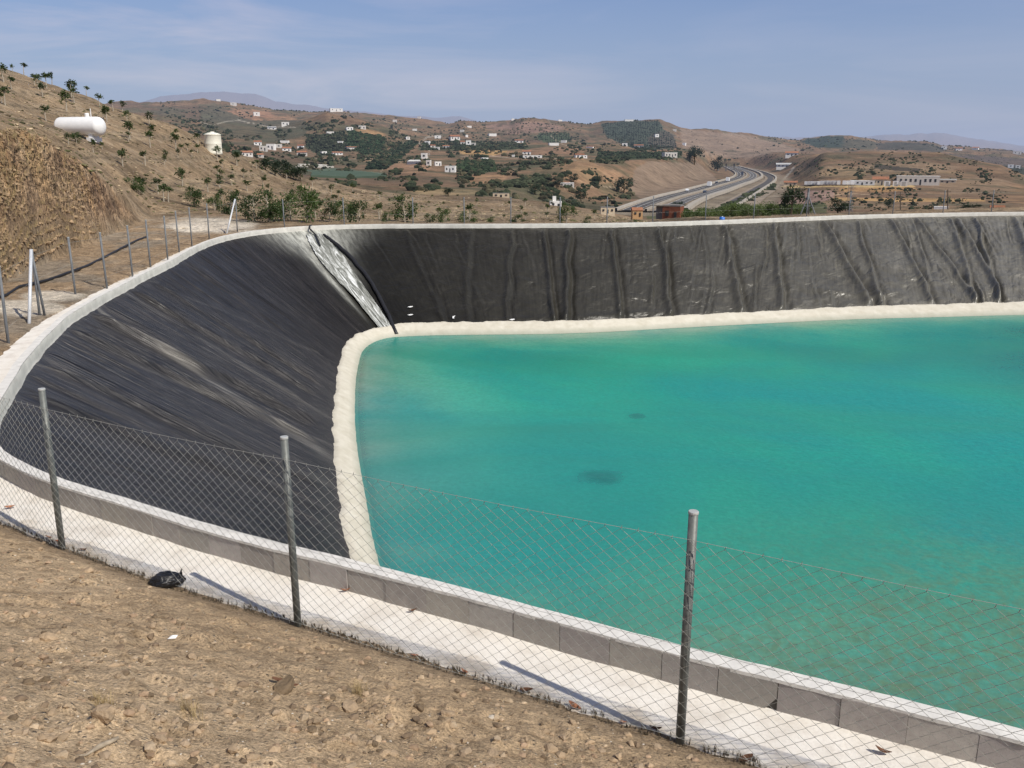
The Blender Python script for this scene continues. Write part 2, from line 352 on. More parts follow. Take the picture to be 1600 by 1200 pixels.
# ------------------------------------------------------------------ the pond's outline
PAIRS = [  # rim (outer top edge)  /  waterline
 ((2.83,4.31),(5.5,8.5)), ((.69,5.41),(3,9.75)), ((-1.32,6.48),(.7,10.9)), ((-3.24,7.51),(-.9,12.0)), ((-4.99,8.61),(-1.8,13.0)),
 ((-6.15,9.9),(-2.27,13.9)), ((-7.3,12.4),(-2.7,15.4)), ((-8.5,15.85),(-3.2,17.6)), ((-9.3,19.0),(-3.85,20.5)), ((-9.95,23.2),(-4.45,23.6)),
 ((-10.7,28.6),(-5.1,27.6)), ((-11.3,32.4),(-5.45,30.3)), ((-11.5,35.6),(-5.62,32.3)), ((-11.0,38.4),(-5.45,33.8)), ((-9.6,40.7),(-4.95,34.75)),
 ((-7.6,41.8),(-3.9,35.2)), ((-4.6,42.2),(-2.4,35.4)), ((-1.5,42.3),(-.6,35.5)), ((1.8,42.45),(1.6,35.65)), ((5.2,42.9),(4.0,36.1)),
 ((9.3,44.3),(7.2,37.0)), ((13.2,46.1),(10.6,37.9)), ((17.3,48.1),(14.6,38.9)), ((22.5,49.9),(19.3,39.6)), ((28.9,51.2),(23.6,40.2)),
 ((36,51.2),(29,40.6)), ((43,48.5),(34,39)), ((47,42),(37.5,35)), ((47.5,33),(38.5,28)), ((44,22),(36,20)), ((37,11),(31,13.5)),
 ((28,4.0),(25,9.2)), ((19,1.2),(18,7.2)), ((12,.9),(13,6.6)), ((7,2.2),(9,7.1))]
def catmull(P, n=24):
    P = np.array(P, float); N = len(P); t = np.linspace(0, 1, n, endpoint=False)[:, None]; out = []
    for i in range(N):
        a, b, c, d = P[i-1], P[i], P[(i+1) % N], P[(i+2) % N]
        out.append(.5*((2*b)+(-a+c)*t+(2*a-5*b+4*c-d)*t**2+(-a+3*b-3*c+d)*t**3))
    return np.concatenate(out)
RIMd = catmull([p[0] for p in PAIRS]); WATd = catmull([p[1] for p in PAIRS])
def resample(A, B, n):
    seg = np.linalg.norm(np.roll(A, -1, 0)-A, axis=1); s = np.concatenate([[0], np.cumsum(seg)]); L = s[-1]
    q = np.linspace(0, L, n, endpoint=False)
    f = lambda Z: np.stack([np.interp(q, s, np.append(Z[:, k], Z[0, k])) for k in (0, 1)], 1)
    return f(A), f(B), q, L
NU = 3200
RIM, WAT, UQ, PER = resample(RIMd, WATd, NU)
def normals(P):
    t = np.roll(P, -2, 0)-np.roll(P, 2, 0); t /= np.linalg.norm(t, axis=1)[:, None]
    return np.stack([-t[:, 1], t[:, 0]], 1)
NRM = normals(RIM)                      # which side?
cen = RIM.mean(0)
if ((cen-RIM)*NRM).sum() < 0: NRM = -NRM   # inward
# rim wobble like hand-laid blocks
wob = (fbm(UQ*.35, UQ*0, 3, 3))*.07
RIM = RIM + NRM*wob[:, None]
def off(P, d): return P + NRM*np.asarray(d).reshape(-1, 1)

# distance field to the rim
RS = RIM[::16]
def inside(x, y, poly):
    r = np.zeros(x.shape, bool); n = len(poly)
    for i in range(n):
        x1, y1 = poly[i]; x2, y2 = poly[(i+1) % n]
        c = ((y1 > y) != (y2 > y)) & (x < (x2-x1)*(y-y1)/((y2-y1) or 1e-9)+x1); r ^= c
    return r
def sdist(x, y):   # >0 outside
    d = np.full(x.shape, 1e9); n = len(RS)
    for i in range(n):
        a = RS[i]; b = RS[(i+1) % n]; e = b-a; L = (e**2).sum()
        t = np.clip(((x-a[0])*e[0]+(y-a[1])*e[1])/L, 0, 1)
        d = np.minimum(d, (x-a[0]-t*e[0])**2+(y-a[1]-t*e[1])**2)
    d = np.sqrt(d); return np.where(inside(x, y, RS), -d, d)

# ------------------------------------------------------------------ terrain
def plane_d(x, y, z=-20.):
    a, b = un(x, y, z); return math.hypot(a, b)
P_ = None
LAY = [
 # bank top / ground just behind the far rim
 [(-900,60,30),(-300,130,26),(-100,178,29),(0,203,31),(62,217,34),(100,240,37),(137,264,40),(175,292,43),(212,322,46),(240,335,50),(330,331,58),(400,341,60),(500,346,62),(700,347,75),(1000,348,75),(1100,343,80),(1300,335,90),(1600,330,95),(2400,320,95)],
 [(-900,20,70),(-300,100,70),(0,165,72),(60,190,74),(125,213,75),(200,245,76),(260,275,76),(330,292,82),(400,305,85),(500,318,90),(600,325,100),(700,328,110),(850,333,120),(950,340,125),(1012,347,125),(1100,345,125),(1300,338,130),(1600,333,130),(2400,324,130)],
 [(-900,-80,150),(-300,20,150),(0,102,130),(25,110,128),(60,121,125),(100,135,120),(137,151,112),(175,170,105),(200,176,104),(237,187,104),(275,200,106),(320,222,110),(345,236,112),(375,243,116),(412,257,122),(450,272,130),(485,278,136),(550,292,150),(600,300,156),(650,305,160),(700,305,165),(775,307,170),(850,315,175),(925,327,175),(975,337,170),(1012,346,160),(1100,347,160),(1300,341,165),(1600,336,165),(2400,326,165)],
 [(-900,0,260),(0,180,220),(200,230,210),(400,285,220),(600,320,230),(850,331,250),(1000,343,270),(1100,340,280),(1300,336,280),(1600,333,280),(2400,325,280)],
 [(-900,50,420),(0,190,420),(250,225,420),(350,250,400),(450,282,380),(550,296,350),(650,309,330),(750,313,330),(850,322,330),(1000,336,345),(1050,334,P_),(1150,334,P_),(1250,334,355),(1400,330,355),(1600,328,355),(2400,320,355)],
 [(-900,60,650),(0,190,650),(250,220,650),(350,236,680),(450,258,640),(500,268,600),(600,271,590),(650,268,580),(700,275,560),(750,291,470),(850,291,450),(900,287,450),(960,300,430),(1000,319,P_),(1040,308,P_),(1088,296,P_),(1124,287,P_),(1150,290,P_),(1200,292,P_),(1225,302,470),(1300,308,460),(1400,310,450),(1600,314,450),(2400,315,450)],
 [(-900,60,1000),(0,185,1000),(250,212,1000),(350,225,980),(450,237,930),(520,250,880),(600,252,860),(650,250,820),(700,250,800),(800,252,760),(870,248,720),(900,245,700),(950,256,640),(985,258,600),(1020,251,600),(1050,248,640),(1090,255,760),(1112,266,900),(1125,275,1000),(1160,272,P_),(1200,280,P_),(1220,290,690),(1250,289,650),(1400,289,620),(1500,290,620),(1600,300,600),(2400,310,600)],
 [(-900,60,1200),(0,180,1200),(250,205,1200),(350,214,1200),(500,235,1120),(600,238,1050),(700,240,1000),(900,245,920),(1000,247,900),(1060,250,900),(1100,254,1100),(1130,256,1500),(1160,258,1600),(1190,262,1500),(1230,262,1000),(1282,241,900),(1362,238,930),(1462,239,930),(1500,246,900),(1562,258,850),(1600,274,800),(1700,300,780),(2400,305,780)],
 [(-900,60,1800),(200,175,1800),(350,192,1650),(430,203,1550),(470,191,1520),(510,174,1500),(560,186,1460),(600,200,1430),(632,214,1400),(700,225,1350),(800,224,1350),(900,226,1400),(1000,230,1450),(1100,236,1600),(1130,247,1800),(1160,247,1800),(1200,242,1700),(1260,243,1500),(1362,246,1400),(1462,247,1400),(1562,264,1400),(1600,280,1300),(2400,300,1300)],
 [(-900,60,2200),(200,178,2200),(350,200,2100),(510,190,2000),(632,214,1900),(800,222,1900),(1000,226,2000),(1200,238,2200),(1362,250,2000),(1500,250,2000),(1600,262,1900),(2400,270,1900)],
 [(-900,60,3000),(100,168,3000),(200,158,3000),(250,159,3000),(312,156,2900),(350,158,2900),(400,166,2900),(450,175,2800),(490,177,2800),(555,176,2900),(600,179,2900),(637,182,2900),(675,189,2900),(702,191,2800),(725,186,2600),(762,188,2600),(795,188,2600),(817,183,2500),(850,183,2500),(875,188,2500),(920,195,2500),(940,192,2500),(975,189,2500),(1032,188,2500),(1062,199,2600),(1140,205,2800),(1180,212,2900),(1220,218,3000),(1250,220,3300),(1295,212,3400),(1330,212,3400),(1370,222,3400),(1405,221,3400),(1450,222,3400),(1475,230,3600),(1562,234,4000),(1600,240,4000),(2400,242,4000)],
 [(-900,200,5000),(400,205,5000),(1000,215,5000),(1600,246,6000),(2400,246,6000)],
 [(-900,200,15000),(400,212,15000),(1000,222,15000),(1600,236,15000),(2400,238,15000)],
 [(-900,190,22000),(150,172,22000),(200,156,22000),(250,141,22000),(300,134,22000),(350,132,22000),(400,136,22000),(430,149,22000),(500,161,22000),(600,172,22000),(700,178,22000),(720,176,22000),(760,187,22000),(900,196,22000),(1100,212,22000),(1300,212,22000),(1475,204,22000),(1520,214,22000),(1600,226,22000),(2400,232,22000)],
 [(-900,232,40000),(2400,236,40000)]]
az_vis = np.radians(np.arange(-33, 33.01, .085))
az_out = np.radians(np.concatenate([np.arange(34.5, 179, 3.), np.arange(181., 325.6, 3.)]))
AZ = np.concatenate([az_vis, az_out])                       # clockwise from +Y, wraps
AZs = np.where(AZ > PI, AZ-2*PI, AZ)
Rr = np.concatenate([[.25, .6, 1.0, 1.4], np.arange(1.7, 9, .026), 9*1.0062**np.arange(0, 330)])
Rr = np.concatenate([Rr[Rr < 62], 62*1.011**np.arange(0, 115)]); Rr = Rr[Rr < 200]
Rr = np.concatenate([Rr, 200*1.0085**np.arange(0, 360)]); Rr = Rr[Rr < 4000]
Rr = np.concatenate([Rr, 4000*1.06**np.arange(0, 40)])
nc, nr = len(AZ), len(Rr)
X = Rr[:, None]*np.sin(AZ)[None]; Y = Rr[:, None]*np.cos(AZ)[None]
SD = np.full(X.shape, 99.)
k = Rr < 75; SD[k] = sdist(X[k], Y[k])
def local_z(x, y, s):
    bank = sm(13.5, 9.0, y)*sm(40, 20, x)                       # the near side rises towards the viewer
    so = np.maximum(s-.62, 0)
    zb = -.19 + .41*so + .012*so*so
    zb = np.where(zb > 1.7, 1.7+.1*(zb-1.7), zb)
    zf = -.16 + .02*np.minimum(so, 3)
    z = zb*bank+zf*(1-bank)
    return z
# radius where the local zone ends, per column
r0 = np.zeros(nc)
bb = [(-200,520),(0,447),(60,420),(100,402),(160,376),(215,351),(240,343),(330,334),(360,338)]
bx = np.array([math.atan2(*un(a, b, -.15)) for a, b in bb]); br = np.array([math.hypot(*un(a, b, -.15)) for a, b in bb])
for j in range(nc):
    col = SD[:, j] < 1.6; col &= Rr < 75
    idx = np.nonzero(col)[0]; rp = Rr[idx[-1]] if len(idx) and AZs[j] > -.62 else 0
    if AZs[j] < bx[-1]: rb = float(np.interp(AZs[j], bx, br))
    else: rb = 0
    r0[j] = max(rp, rb, 14.)
zl0 = np.zeros(nc)
for j in range(nc):
    x = np.array([r0[j]*math.sin(AZ[j])]); y = np.array([r0[j]*math.cos(AZ[j])]); zl0[j] = local_z(x, y, sdist(x, y))[0]
lay_e, lay_d = [], []
for L in LAY:
    A = []; 
    for (x, y, d) in L:
        a, dy, dz = ray(x, y); A.append((math.atan2(a, dy), dz/math.hypot(a, dy), plane_d(x, y) if d is None else d))
    A = np.array(A)
    e = np.interp(AZs, A[:, 0], A[:, 1]); d = np.interp(AZs, A[:, 0], A[:, 2])
    lay_e.append(e); lay_d.append(d)
# behind the viewer all profiles blend to a gentle hillside
Z = np.zeros(X.shape)
Zl = local_z(X, Y, SD)
for j in range(nc):
    ds = [r0[j]]; zs = [zl0[j]]
    for e, d in zip(lay_e, lay_d):
        dd = max(d[j], ds[-1]*1.08); ds.append(dd); zs.append(H+e[j]*dd)
    zz = np.interp(Rr, ds, zs)
    if abs(AZs[j]) > .6:
        w = sm(.6, 1.3, abs(AZs[j])); zz = zz*(1-w)+w*np.interp(Rr, [r0[j], 60, 200, 1000, 40000], [zl0[j], 8, 30, 60, 60])
    Z[:, j] = np.where(Rr <= r0[j], Zl[:, j], zz)
# soften knots radially
for _ in range(3):
    Zs = Z.copy(); Zs[1:-1] = (Z[:-2]+2*Z[1:-1]+Z[2:])/4
    Z = np.where((Rr[:, None] > 75), Zs, Z)
RR = np.broadcast_to(Rr[:, None], X.shape)
out = SD > .5
# relief
far = sm(120, 500, RR)*(RR < 9000)
gully = 1-np.abs(fbm(X/170., Y/170., 11, 4))*2
Z += far*np.minimum(RR, 3000)*(.0032*fbm(X/90., Y/90., 5, 5) + .0030*(gully-.6))
Z += (RR > 9000)*RR*.0022*fbm(AZs[None]*60+0*X, RR/3000, 8, 4)
hill = sm(3, 14, RR-r0[None])*sm(200, 120, RR)
Z += hill*(.55*fbm(X/9., Y/9., 21, 4)+.10*fbm(X/1.6, Y/1.6, 22, 3))
# terraces on the planted hillside
cutm = sm(.2, 2.0, RR-r0[None])*sm(2.5, -1.0, RR-np.interp(AZs, [math.atan2(ray(a,b)[0], ray(a,b)[1]) for a,b in ((0,203),(240,335),(330,331))], [31,50,20])[None])*(AZs[None] < -.31)*(AZs[None] > -1.2)
rough = 1-np.abs(fbm(X*.9, Y*.5, 31, 5, .6))*2.2
Z += cutm*(.30*rough-.20+.22*fbm(X*3.2, Y*2.0, 33, 4, .6)+.16*fbm(X*8., Y*5., 35, 3, .6))
# foreground dirt clods
nearw = sm(.60, 1.1, SD)*(RR < 60)*(RR <= r0[None]+2)
rk = np.maximum(fbm(X*2.1, Y*2.1, 41, 4, .6), 0)
Z += nearw*(.055*fbm(X*1.3, Y*1.3, 40, 5, .6)+.06*rk)+ (RR < 10)*nearw*(.016*fbm(X*9, Y*9, 44, 3, .6)+.10*np.maximum(fbm(X*5.3, Y*5.3, 46, 3)-.25, 0)+.014*(1-2*np.abs(fbm(X*3.3, Y*3.3, 47, 4, .6))))
# dirt spilling over the slab edge, then the slab bed, then the basin
edge = sm(.44, .60, SD+.07*fbm(X*1.1, Y*1.1, 50, 4)+.05*fbm(X*6, Y*6, 51, 3))
Z = np.where((SD < .9) & (RR < 75), np.where(SD > 0, (-.26)*(1-edge)+Z*edge, np.maximum(-.5+3*SD, -7.5)), Z)

# road corridor
roadc = [(1020,330),(1046,317.5),(1072,308),(1104,299),(1132,290),(1152,284),(1170,276.5),(1168,270),(1155,264.5),(1143,260)]
slip = [(1120,332),(1140,320),(1162,307.5),(1186,293),(1202,283),(1203,276),(1188,269.5),(1168,264.5),(1150,261)]
tr3 = [(1158,329),(1170,318),(1183,308),(1206,294)]
ZR = -20.
def path_w(px, z=ZR): return np.array([un(a, b, z) for a, b in px])
def dense(P, n=24):
    P = np.array(P); out = []
    for i in range(len(P)-1):
        a = P[max(i-1, 0)]; b = P[i]; c = P[i+1]; d = P[min(i+2, len(P)-1)]
        t = np.linspace(0, 1, n, endpoint=False)[:, None]
        out.append(.5*((2*b)+(-a+c)*t+(2*a-5*b+4*c-d)*t**2+(-a+3*b-3*c+d)*t**3))
    out.append(P[-1:]); return np.concatenate(out)
RW = dense(path_w(roadc)); SW = dense(path_w(slip)); TW = dense(path_w(tr3))
reg = (RR > 250) & (RR < 2300) & (np.abs(AZs[None]) < .5)
xi, yi = X[reg], Y[reg]
def dpath(P):
    d = np.full(xi.shape, 1e9)
    for a in P[::4]: d = np.minimum(d, (xi-a[0])**2+(yi-a[1])**2)
    return np.sqrt(d)
dm = dpath(RW); d2 = dpath(SW); d3 = dpath(TW)
w = np.maximum(sm(75, 34, dm), np.maximum(sm(45, 16, d2), sm(30, 9, d3)))
zt = Z[reg]; Z[reg] = zt*(1-w)+(ZR-.6)*w

# ---- terrain colours
PX, PY = proj(X, Y, Z)
C = np.zeros(X.shape+(3,))
def setc(mask, col, a=1.):
    mk = (mask*a)[..., None]; C[:] = C*(1-mk)+np.array(col)*mk
n1 = fbm(X/60., Y/60., 61, 5); n2 = fbm(X/220., Y/220., 62, 4); n3 = fbm(X/18., Y/18., 63, 4)
setc(np.ones(X.shape), (.215, .138, .083))
setc(sm(0, .5, n2), (.255, .165, .095)); setc(sm(.1, .5, -n2), (.145, .10, .065))
setc(sm(.05, .35, n1)*sm(230, 400, RR), (.105, .098, .060), .75)
midz = sm(250, 400, RR)*sm(300, 500, PX)*sm(1150, 1000, PX)*sm(180, 215, PY)
setc(midz*sm(-.05, .25, n3+.4*n1), (.075, .080, .045), .6)
hm = sm(200, 120, RR)
setc(hm, (.262, .190, .118)); setc(hm*sm(.0, .4, fbm(X/5., Y/5., 64, 5, .6)), (.19, .138, .085), .8); setc(hm*sm(.05, .4, fbm(X/9., Y/9., 66, 5, .6)), (.315, .228, .14), .75); setc(hm*sm(.15, .35, fbm(X/1.3, Y/1.3, 68, 4, .6)), (.33, .26, .18), .5); setc(hm*sm(.15, .35, fbm(X/1.6, Y/1.6, 69, 4, .6)), (.15, .115, .07), .6)
rh_ = sm(1150, 1230, PX)*sm(232, 240, PY)*(RR > 250)*(RR < 1400)
setc(rh_*sm(-.4, .3, n3), (.165, .108, .068), .75); setc(rh_*sm(.1, .45, fbm(X/30., Y/30., 140, 4)), (.29, .185, .095), .6)
# terrace lines
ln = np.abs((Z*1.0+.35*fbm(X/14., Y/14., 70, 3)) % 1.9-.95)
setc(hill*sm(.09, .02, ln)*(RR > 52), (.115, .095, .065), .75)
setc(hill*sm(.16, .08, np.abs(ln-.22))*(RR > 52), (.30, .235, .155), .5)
# near dirt
nd = (RR <= r0[None]+.01)*(RR < 75)
setc(nd, (.455, .332, .205)); setc(nd*sm(-.1, .5, fbm(X*.6, Y*.6, 65, 4)), (.52, .39, .25), .8); setc(nd*sm(12, 18, RR), (.30, .215, .135), .85)
setc(nd*sm(12, 18, RR)*sm(.0, .4, fbm(X*.5, Y*.5, 67, 4)), (.285, .235, .175), .9)
sp = (RR > 12)*sm(-.30, .02, fbm(X*.45, Y*.25, 77, 4))
for (qx, qy, a, b) in ((80,462,55,9),(40,482,60,14),(330,352,75,12),(290,357,25,6),(215,428,12,3)):
    el = ((PX-qx)/a)**2+((PY-qy)/b)**2
    setc(sm(1.3, .5, el+.5*fbm(X*1.2, Y*.8, 78, 4))*(RR < 75), (.66, .59, .48), .85)
# darker line of dirt against the slab
setc(nd*(RR < 12)*sm(.95, .65, SD), (.20, .15, .10), .6)
# cut bank
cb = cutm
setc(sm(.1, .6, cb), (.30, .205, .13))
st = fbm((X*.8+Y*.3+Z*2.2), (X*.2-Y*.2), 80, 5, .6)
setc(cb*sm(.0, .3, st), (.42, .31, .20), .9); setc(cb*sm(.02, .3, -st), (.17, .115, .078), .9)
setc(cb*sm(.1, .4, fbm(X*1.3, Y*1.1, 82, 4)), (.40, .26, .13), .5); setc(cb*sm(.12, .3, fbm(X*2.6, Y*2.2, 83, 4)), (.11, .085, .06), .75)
def inpoly(px, py, P): return inside(px, py, P)
FIELDS = [
 ([(940,194),(975,189),(1030,189),(1036,204),(1054,211),(1057,231),(1000,236),(945,214)], (.052,.070,.050), 1000, .92),
 ([(1035,204),(1054,211),(1057,231),(1018,232),(1010,214)], (.095,.080,.060), 1000, .85),
 ([(842,208),(890,208),(893,222),(860,225),(838,216)], (.060,.085,.045), 900, .9),
 ([(545,203),(600,214),(602,238),(570,243),(538,224)], (.050,.082,.040), 700, .9),
 ([(640,218),(655,222),(625,250),(600,266),(570,266),(575,254),(600,238)], (.035,.058,.030), 500, .92),
 ([(478,266),(530,263),(605,271),(600,278),(520,277)], (.10,.135,.095), 350, .9),
 ([(312,172),(345,172),(395,188),(478,188),(478,212),(430,222),(350,215),(315,200)], (.085,.085,.055), 900, .75),
 ([(480,214),(540,204),(545,235),(500,245),(480,232)], (.062,.075,.045), 700, .8),
 ([(715,250),(770,249),(776,268),(735,272),(712,262)], (.055,.085,.040), 400, .85),
 ([(940,237),(1066,238),(1062,247),(930,250)], (.050,.070,.038), 700, .85),
 ([(660,222),(800,222),(830,232),(760,236),(700,234),(655,236)], (.060,.078,.045), 700, .7),
 ([(776,288),(830,277),(862,277),(845,286),(790,294)], (.085,.100,.055), 350, .7),
 ([(716,235),(745,233),(795,236),(772,243),(722,241)], (.42,.265,.12), 500, .95),
 ([(1293,308),(1400,310),(1540,311),(1545,315),(1400,316),(1300,312)], (.43,.27,.12), 380, .9),
 ([(1315,292),(1422,290),(1436,297),(1380,300),(1310,298)], (.37,.22,.10), 450, .85),
 ([(1220,290),(1430,290),(1430,292.5),(1220,293)], (.50,.36,.17), 450, .9),
 ([(1205,320),(1232,304),(1250,299),(1303,297),(1300,312),(1240,324)], (.30,.20,.165), 350, .75),
 ([(1250,220),(1295,212),(1320,214),(1318,230),(1285,235)], (.042,.060,.045), 2500, .95),
 ([(1318,217),(1340,217),(1370,223),(1366,237),(1310,236)], (.075,.078,.055), 2500, .85),
 ([(1370,223),(1452,223),(1480,232),(1470,238),(1368,237)], (.058,.062,.050), 2500, .85),
 ([(1560,254),(1600,262),(1610,278),(1570,262)], (.03,.04,.03), 1500, .9),
 ([(1470,240),(1610,248),(1610,262),(1540,256),(1490,246)], (.10,.082,.070), 1500, .9),
 ([(1366,256),(1440,264),(1434,269),(1366,264)], (.060,.052,.040), 500, .9),
 ([(1010,252),(1092,255),(1122,282),(1070,300),(1010,316),(985,300),(990,268)], (.225,.165,.115), 380, .9),
 ([(870,250),(900,245),(945,262),(935,285),(880,278)], (.33,.205,.11), 380, .55),
 ([(1062,201),(1180,214),(1262,236),(1200,238),(1066,232)], (.245,.180,.130), 1300, .85),
 ([(1012,322),(1290,318),(1290,350),(1010,350)], (.075,.092,.040), 270, .75)]
fld_any = np.zeros(X.shape)
jx = PX+5*fbm(X/35., Y/35., 90, 3); jy = PY+1.3*fbm(X/35., Y/35., 91, 3)
for P, c, dmin, a in FIELDS:
    mk = (PX > min(p[0] for p in P)-8) & (PX < max(p[0] for p in P)+8) & (RR > dmin) & (RR < 6000)
    if mk.any():
        t = np.zeros(X.shape); t[mk] = inpoly(jx[mk], jy[mk], P); setc(t, c, a); fld_any = np.maximum(fld_any, t)
LANES = [([(312,190),(330,196),(352,190),(372,188),(392,192),(420,198),(462,199)], .7, (.36,.32,.25)), ([(640,262),(655,256),(668,248),(672,236),(655,224),(668,214),(690,212)], .8, (.42,.38,.31)), ([(596,268),(600,255),(606,243),(618,230),(632,222)], .9, (.34,.28,.20)),
 ([(855,186),(866,200),(862,214),(880,226),(905,232)], .6, (.33,.26,.19)), ([(1012,318),(1030,313),(1048,306)], .9, (.36,.31,.24)), ([(1213,293),(1222,283),(1233,271),(1240,262)], 1.3, (.46,.42,.35)), ([(480,195),(505,199),(535,201),(560,200),(590,205)], .6, (.12,.09,.06)),
 ([(720,245),(760,243),(800,247),(850,246),(900,250)], .6, (.36,.29,.21)), ([(880,296),(905,292),(940,291),(975,296)], .7, (.36,.28,.19)), ([(1290,305),(1330,302),(1370,306)], .6, (.36,.26,.16)), ([(1418,293),(1440,300),(1452,304),(1480,306)], .8, (.17,.13,.09)), ([(700,262),(730,258),(765,262),(800,258)], .6, (.36,.29,.20)), ([(1240,262),(1262,268),(1290,262),(1330,258)], .5, (.32,.26,.19)), ([(490,247),(530,250),(570,248),(600,246)], .6, (.34,.28,.20))]
for P, wd, c in LANES:
    mk = (PX > min(p[0] for p in P)-5) & (PX < max(p[0] for p in P)+5) & (RR > 250) & (RR < 4000)
    x_, y_ = PX[mk], PY[mk]; dd_ = np.full(x_.shape, 99.)
    for (xa, ya), (xb, yb) in zip(P[:-1], P[1:]):
        t = np.clip(((x_-xa)*(xb-xa)+(y_-ya)*(yb-ya))/((xb-xa)**2+(yb-ya)**2), 0, 1); dd_ = np.minimum(dd_, np.hypot((x_-xa-t*(xb-xa)), (y_-ya-t*(yb-ya))*1.0))
    t = np.zeros(X.shape); t[mk] = sm(wd+.35, wd-.25, dd_+.3*vn(x_/4, y_/2, 5)); setc(t, c, .85)
# ploughed and fallow patches
for k_, (cx_, cy_, a_, b_, c_) in enumerate(((385,178,45,7,(.36,.20,.12)),(430,188,40,6,(.37,.21,.12)),(370,206,40,7,(.33,.20,.12)),(350,240,50,8,(.28,.17,.11)),(570,212,30,10,(.40,.24,.12)),(640,262,35,9,(.33,.20,.12)),(600,252,25,5,(.40,.30,.19)),(780,236,40,5,(.34,.20,.11)),(870,236,45,6,(.30,.18,.11)),(760,280,40,7,(.33,.20,.11)),(700,300,60,5,(.27,.20,.11)),(930,275,40,12,(.34,.21,.12)),(1150,240,60,7,(.25,.185,.135)),(1300,268,60,9,(.30,.21,.12)),(1420,262,80,8,(.27,.19,.12)),(1520,290,70,14,(.25,.175,.11)),(1350,320,110,7,(.24,.165,.10)),(1480,316,80,8,(.22,.15,.09)),(820,200,60,9,(.27,.17,.13)),(1120,213,60,5,(.28,.22,.17)))):
    el = ((PX-cx_)/a_)**2+((PY-cy_)/b_)**2; setc(sm(1.15, .75, el+.5*fbm(X/50., Y/50., 120+k_, 3))*(RR > 250)*(RR < 4000)*(fld_any < .5), c_, .75)
dk = fbm(X/26., Y/26., 131, 5, .62); setc(sm(.10, .34, dk)*(RR > 240)*(RR < 4000)*(fld_any < .5)*(1-sm(1000, 1040, PX)*sm(1120, 1080, PX)*.7), (.085, .080, .048), .62)
# road verges: bare earth
t = np.zeros(X.shape); t[reg] = np.maximum(sm(24, 18, dm), np.maximum(sm(24, 16, d2), sm(16, 10, d3))); setc(t, (.25, .205, .15), .8)
setc((RR > 9000)*1., (.25, .20, .18)); 
far5 = sm(3300, 6000, RR); setc(far5*(RR < 9000), (.12, .11, .09))
NEAR = sm(60, 14, RR); MID = sm(11, 20, RR)*sm(230, 120, RR)
co = np.stack([X, Y, Z], -1).reshape(-1, 3)
fc = grid_faces(nr, nc, True)
# centre cap
cidx = len(co); co = np.vstack([co, [[0, 0, Z[0].mean()]]])
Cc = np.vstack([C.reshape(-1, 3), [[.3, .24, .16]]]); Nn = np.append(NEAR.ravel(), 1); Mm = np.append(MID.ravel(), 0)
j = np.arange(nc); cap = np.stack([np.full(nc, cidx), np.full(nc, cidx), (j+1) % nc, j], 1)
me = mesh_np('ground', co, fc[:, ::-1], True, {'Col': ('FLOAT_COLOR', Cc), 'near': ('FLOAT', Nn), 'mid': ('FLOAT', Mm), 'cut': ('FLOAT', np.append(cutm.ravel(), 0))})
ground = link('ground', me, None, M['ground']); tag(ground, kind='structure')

# ---- look-up: where a line of sight through a photo pixel meets the terrain
ELE = (Z-H)/RR
def sd_at(x, y):
    r = math.hypot(x, y); j = int(np.argmin(np.abs(AZs-math.atan2(x, y)))); return float(np.interp(r, Rr, SD[:, j]))
def gz(x, y):
    r = math.hypot(x, y); a = math.atan2(x, y); j = int(np.argmin(np.abs(AZs-a)))
    return float(np.interp(r, Rr, Z[:, j]))
def hit(px, py, rmin=48., rmax=1e9):
    a, dy, dz = ray(px, py); az = math.atan2(a, dy); el = dz/math.hypot(a, dy)
    j = int(np.argmin(np.abs(AZs-az))); e = ELE[:, j]
    i = np.nonzero((e >= el) & (Rr > rmin) & (Rr < rmax))[0]
    if not len(i): 
        i2 = np.nonzero((Rr > rmin) & (Rr < min(rmax, 5000)))[0]; q = i2[np.argmax(e[i2])]
    else: q = i[0]
    r = Rr[q]
    if q > 0 and e[q] > el > e[q-1]: r = Rr[q-1]+(Rr[q]-Rr[q-1])*(el-e[q-1])/(e[q]-e[q-1])
    z = float(np.interp(r, Rr, Z[:, j]))
    return r*math.sin(az), r*math.cos(az), z

# ------------------------------------------------------------------ pond: liner, band, water, floor
def loft(v, P0, z0, P1, z1): return P0*(1-v)+P1*v, z0*(1-v)+z1*v
RIN = off(RIM, .128)
NV = 96
uu = UQ[:, None]; vv = np.linspace(0, 1, NV)[None]*1.0
below = 1.12
vt = np.linspace(0, below, NV)
Pl = RIN[None]*(1-vt[:, None, None])+WAT[None]*vt[:, None, None]
Zb = -.17*(1-vt)+ZW*vt
Pz = np.repeat(Zb[:, None], NU, 1)
far_w = sm(39.5, 41.5, RIM[:, 1])*sm(-9.6, -7.6, RIM[:, 0]); left_w = (1-sm(38.5, 40.5, RIM[:, 1]))*sm(8, 2, RIM[:, 0])
right_w = 1-np.maximum(far_w, left_w)
U, V = np.meshgrid(UQ, vt*7.0)         # metres along, metres down
D = np.zeros(U.shape)
fade = sm(0, .25, V)*np.where(left_w[None] > .5, sm(6.25, 5.5, V)*.96+.04, sm(6.45, 6.25, V)*.9+.10)
def fold(u0, slant, amp, w, v0=0, v1=7, wig=.12, seed=0, curve=0):
    path = u0+slant*(V/7)+curve*(V/7)**2+wig*fbm(V*.8, V*0+seed, seed, 3)
    s = U-path; ww = w*(1+.5*V/7)
    g = np.exp(-(s/ww)**2)-.75*np.exp(-((s-1.7*ww)/(ww*.9))**2)
    return amp*g*sm(v0-.1, v0+.6, V)*sm(v1+.6, v1-.6, V)
iu = lambda x, y: UQ[np.argmin((RIM[:, 0]-x)**2+(RIM[:, 1]-y)**2)]
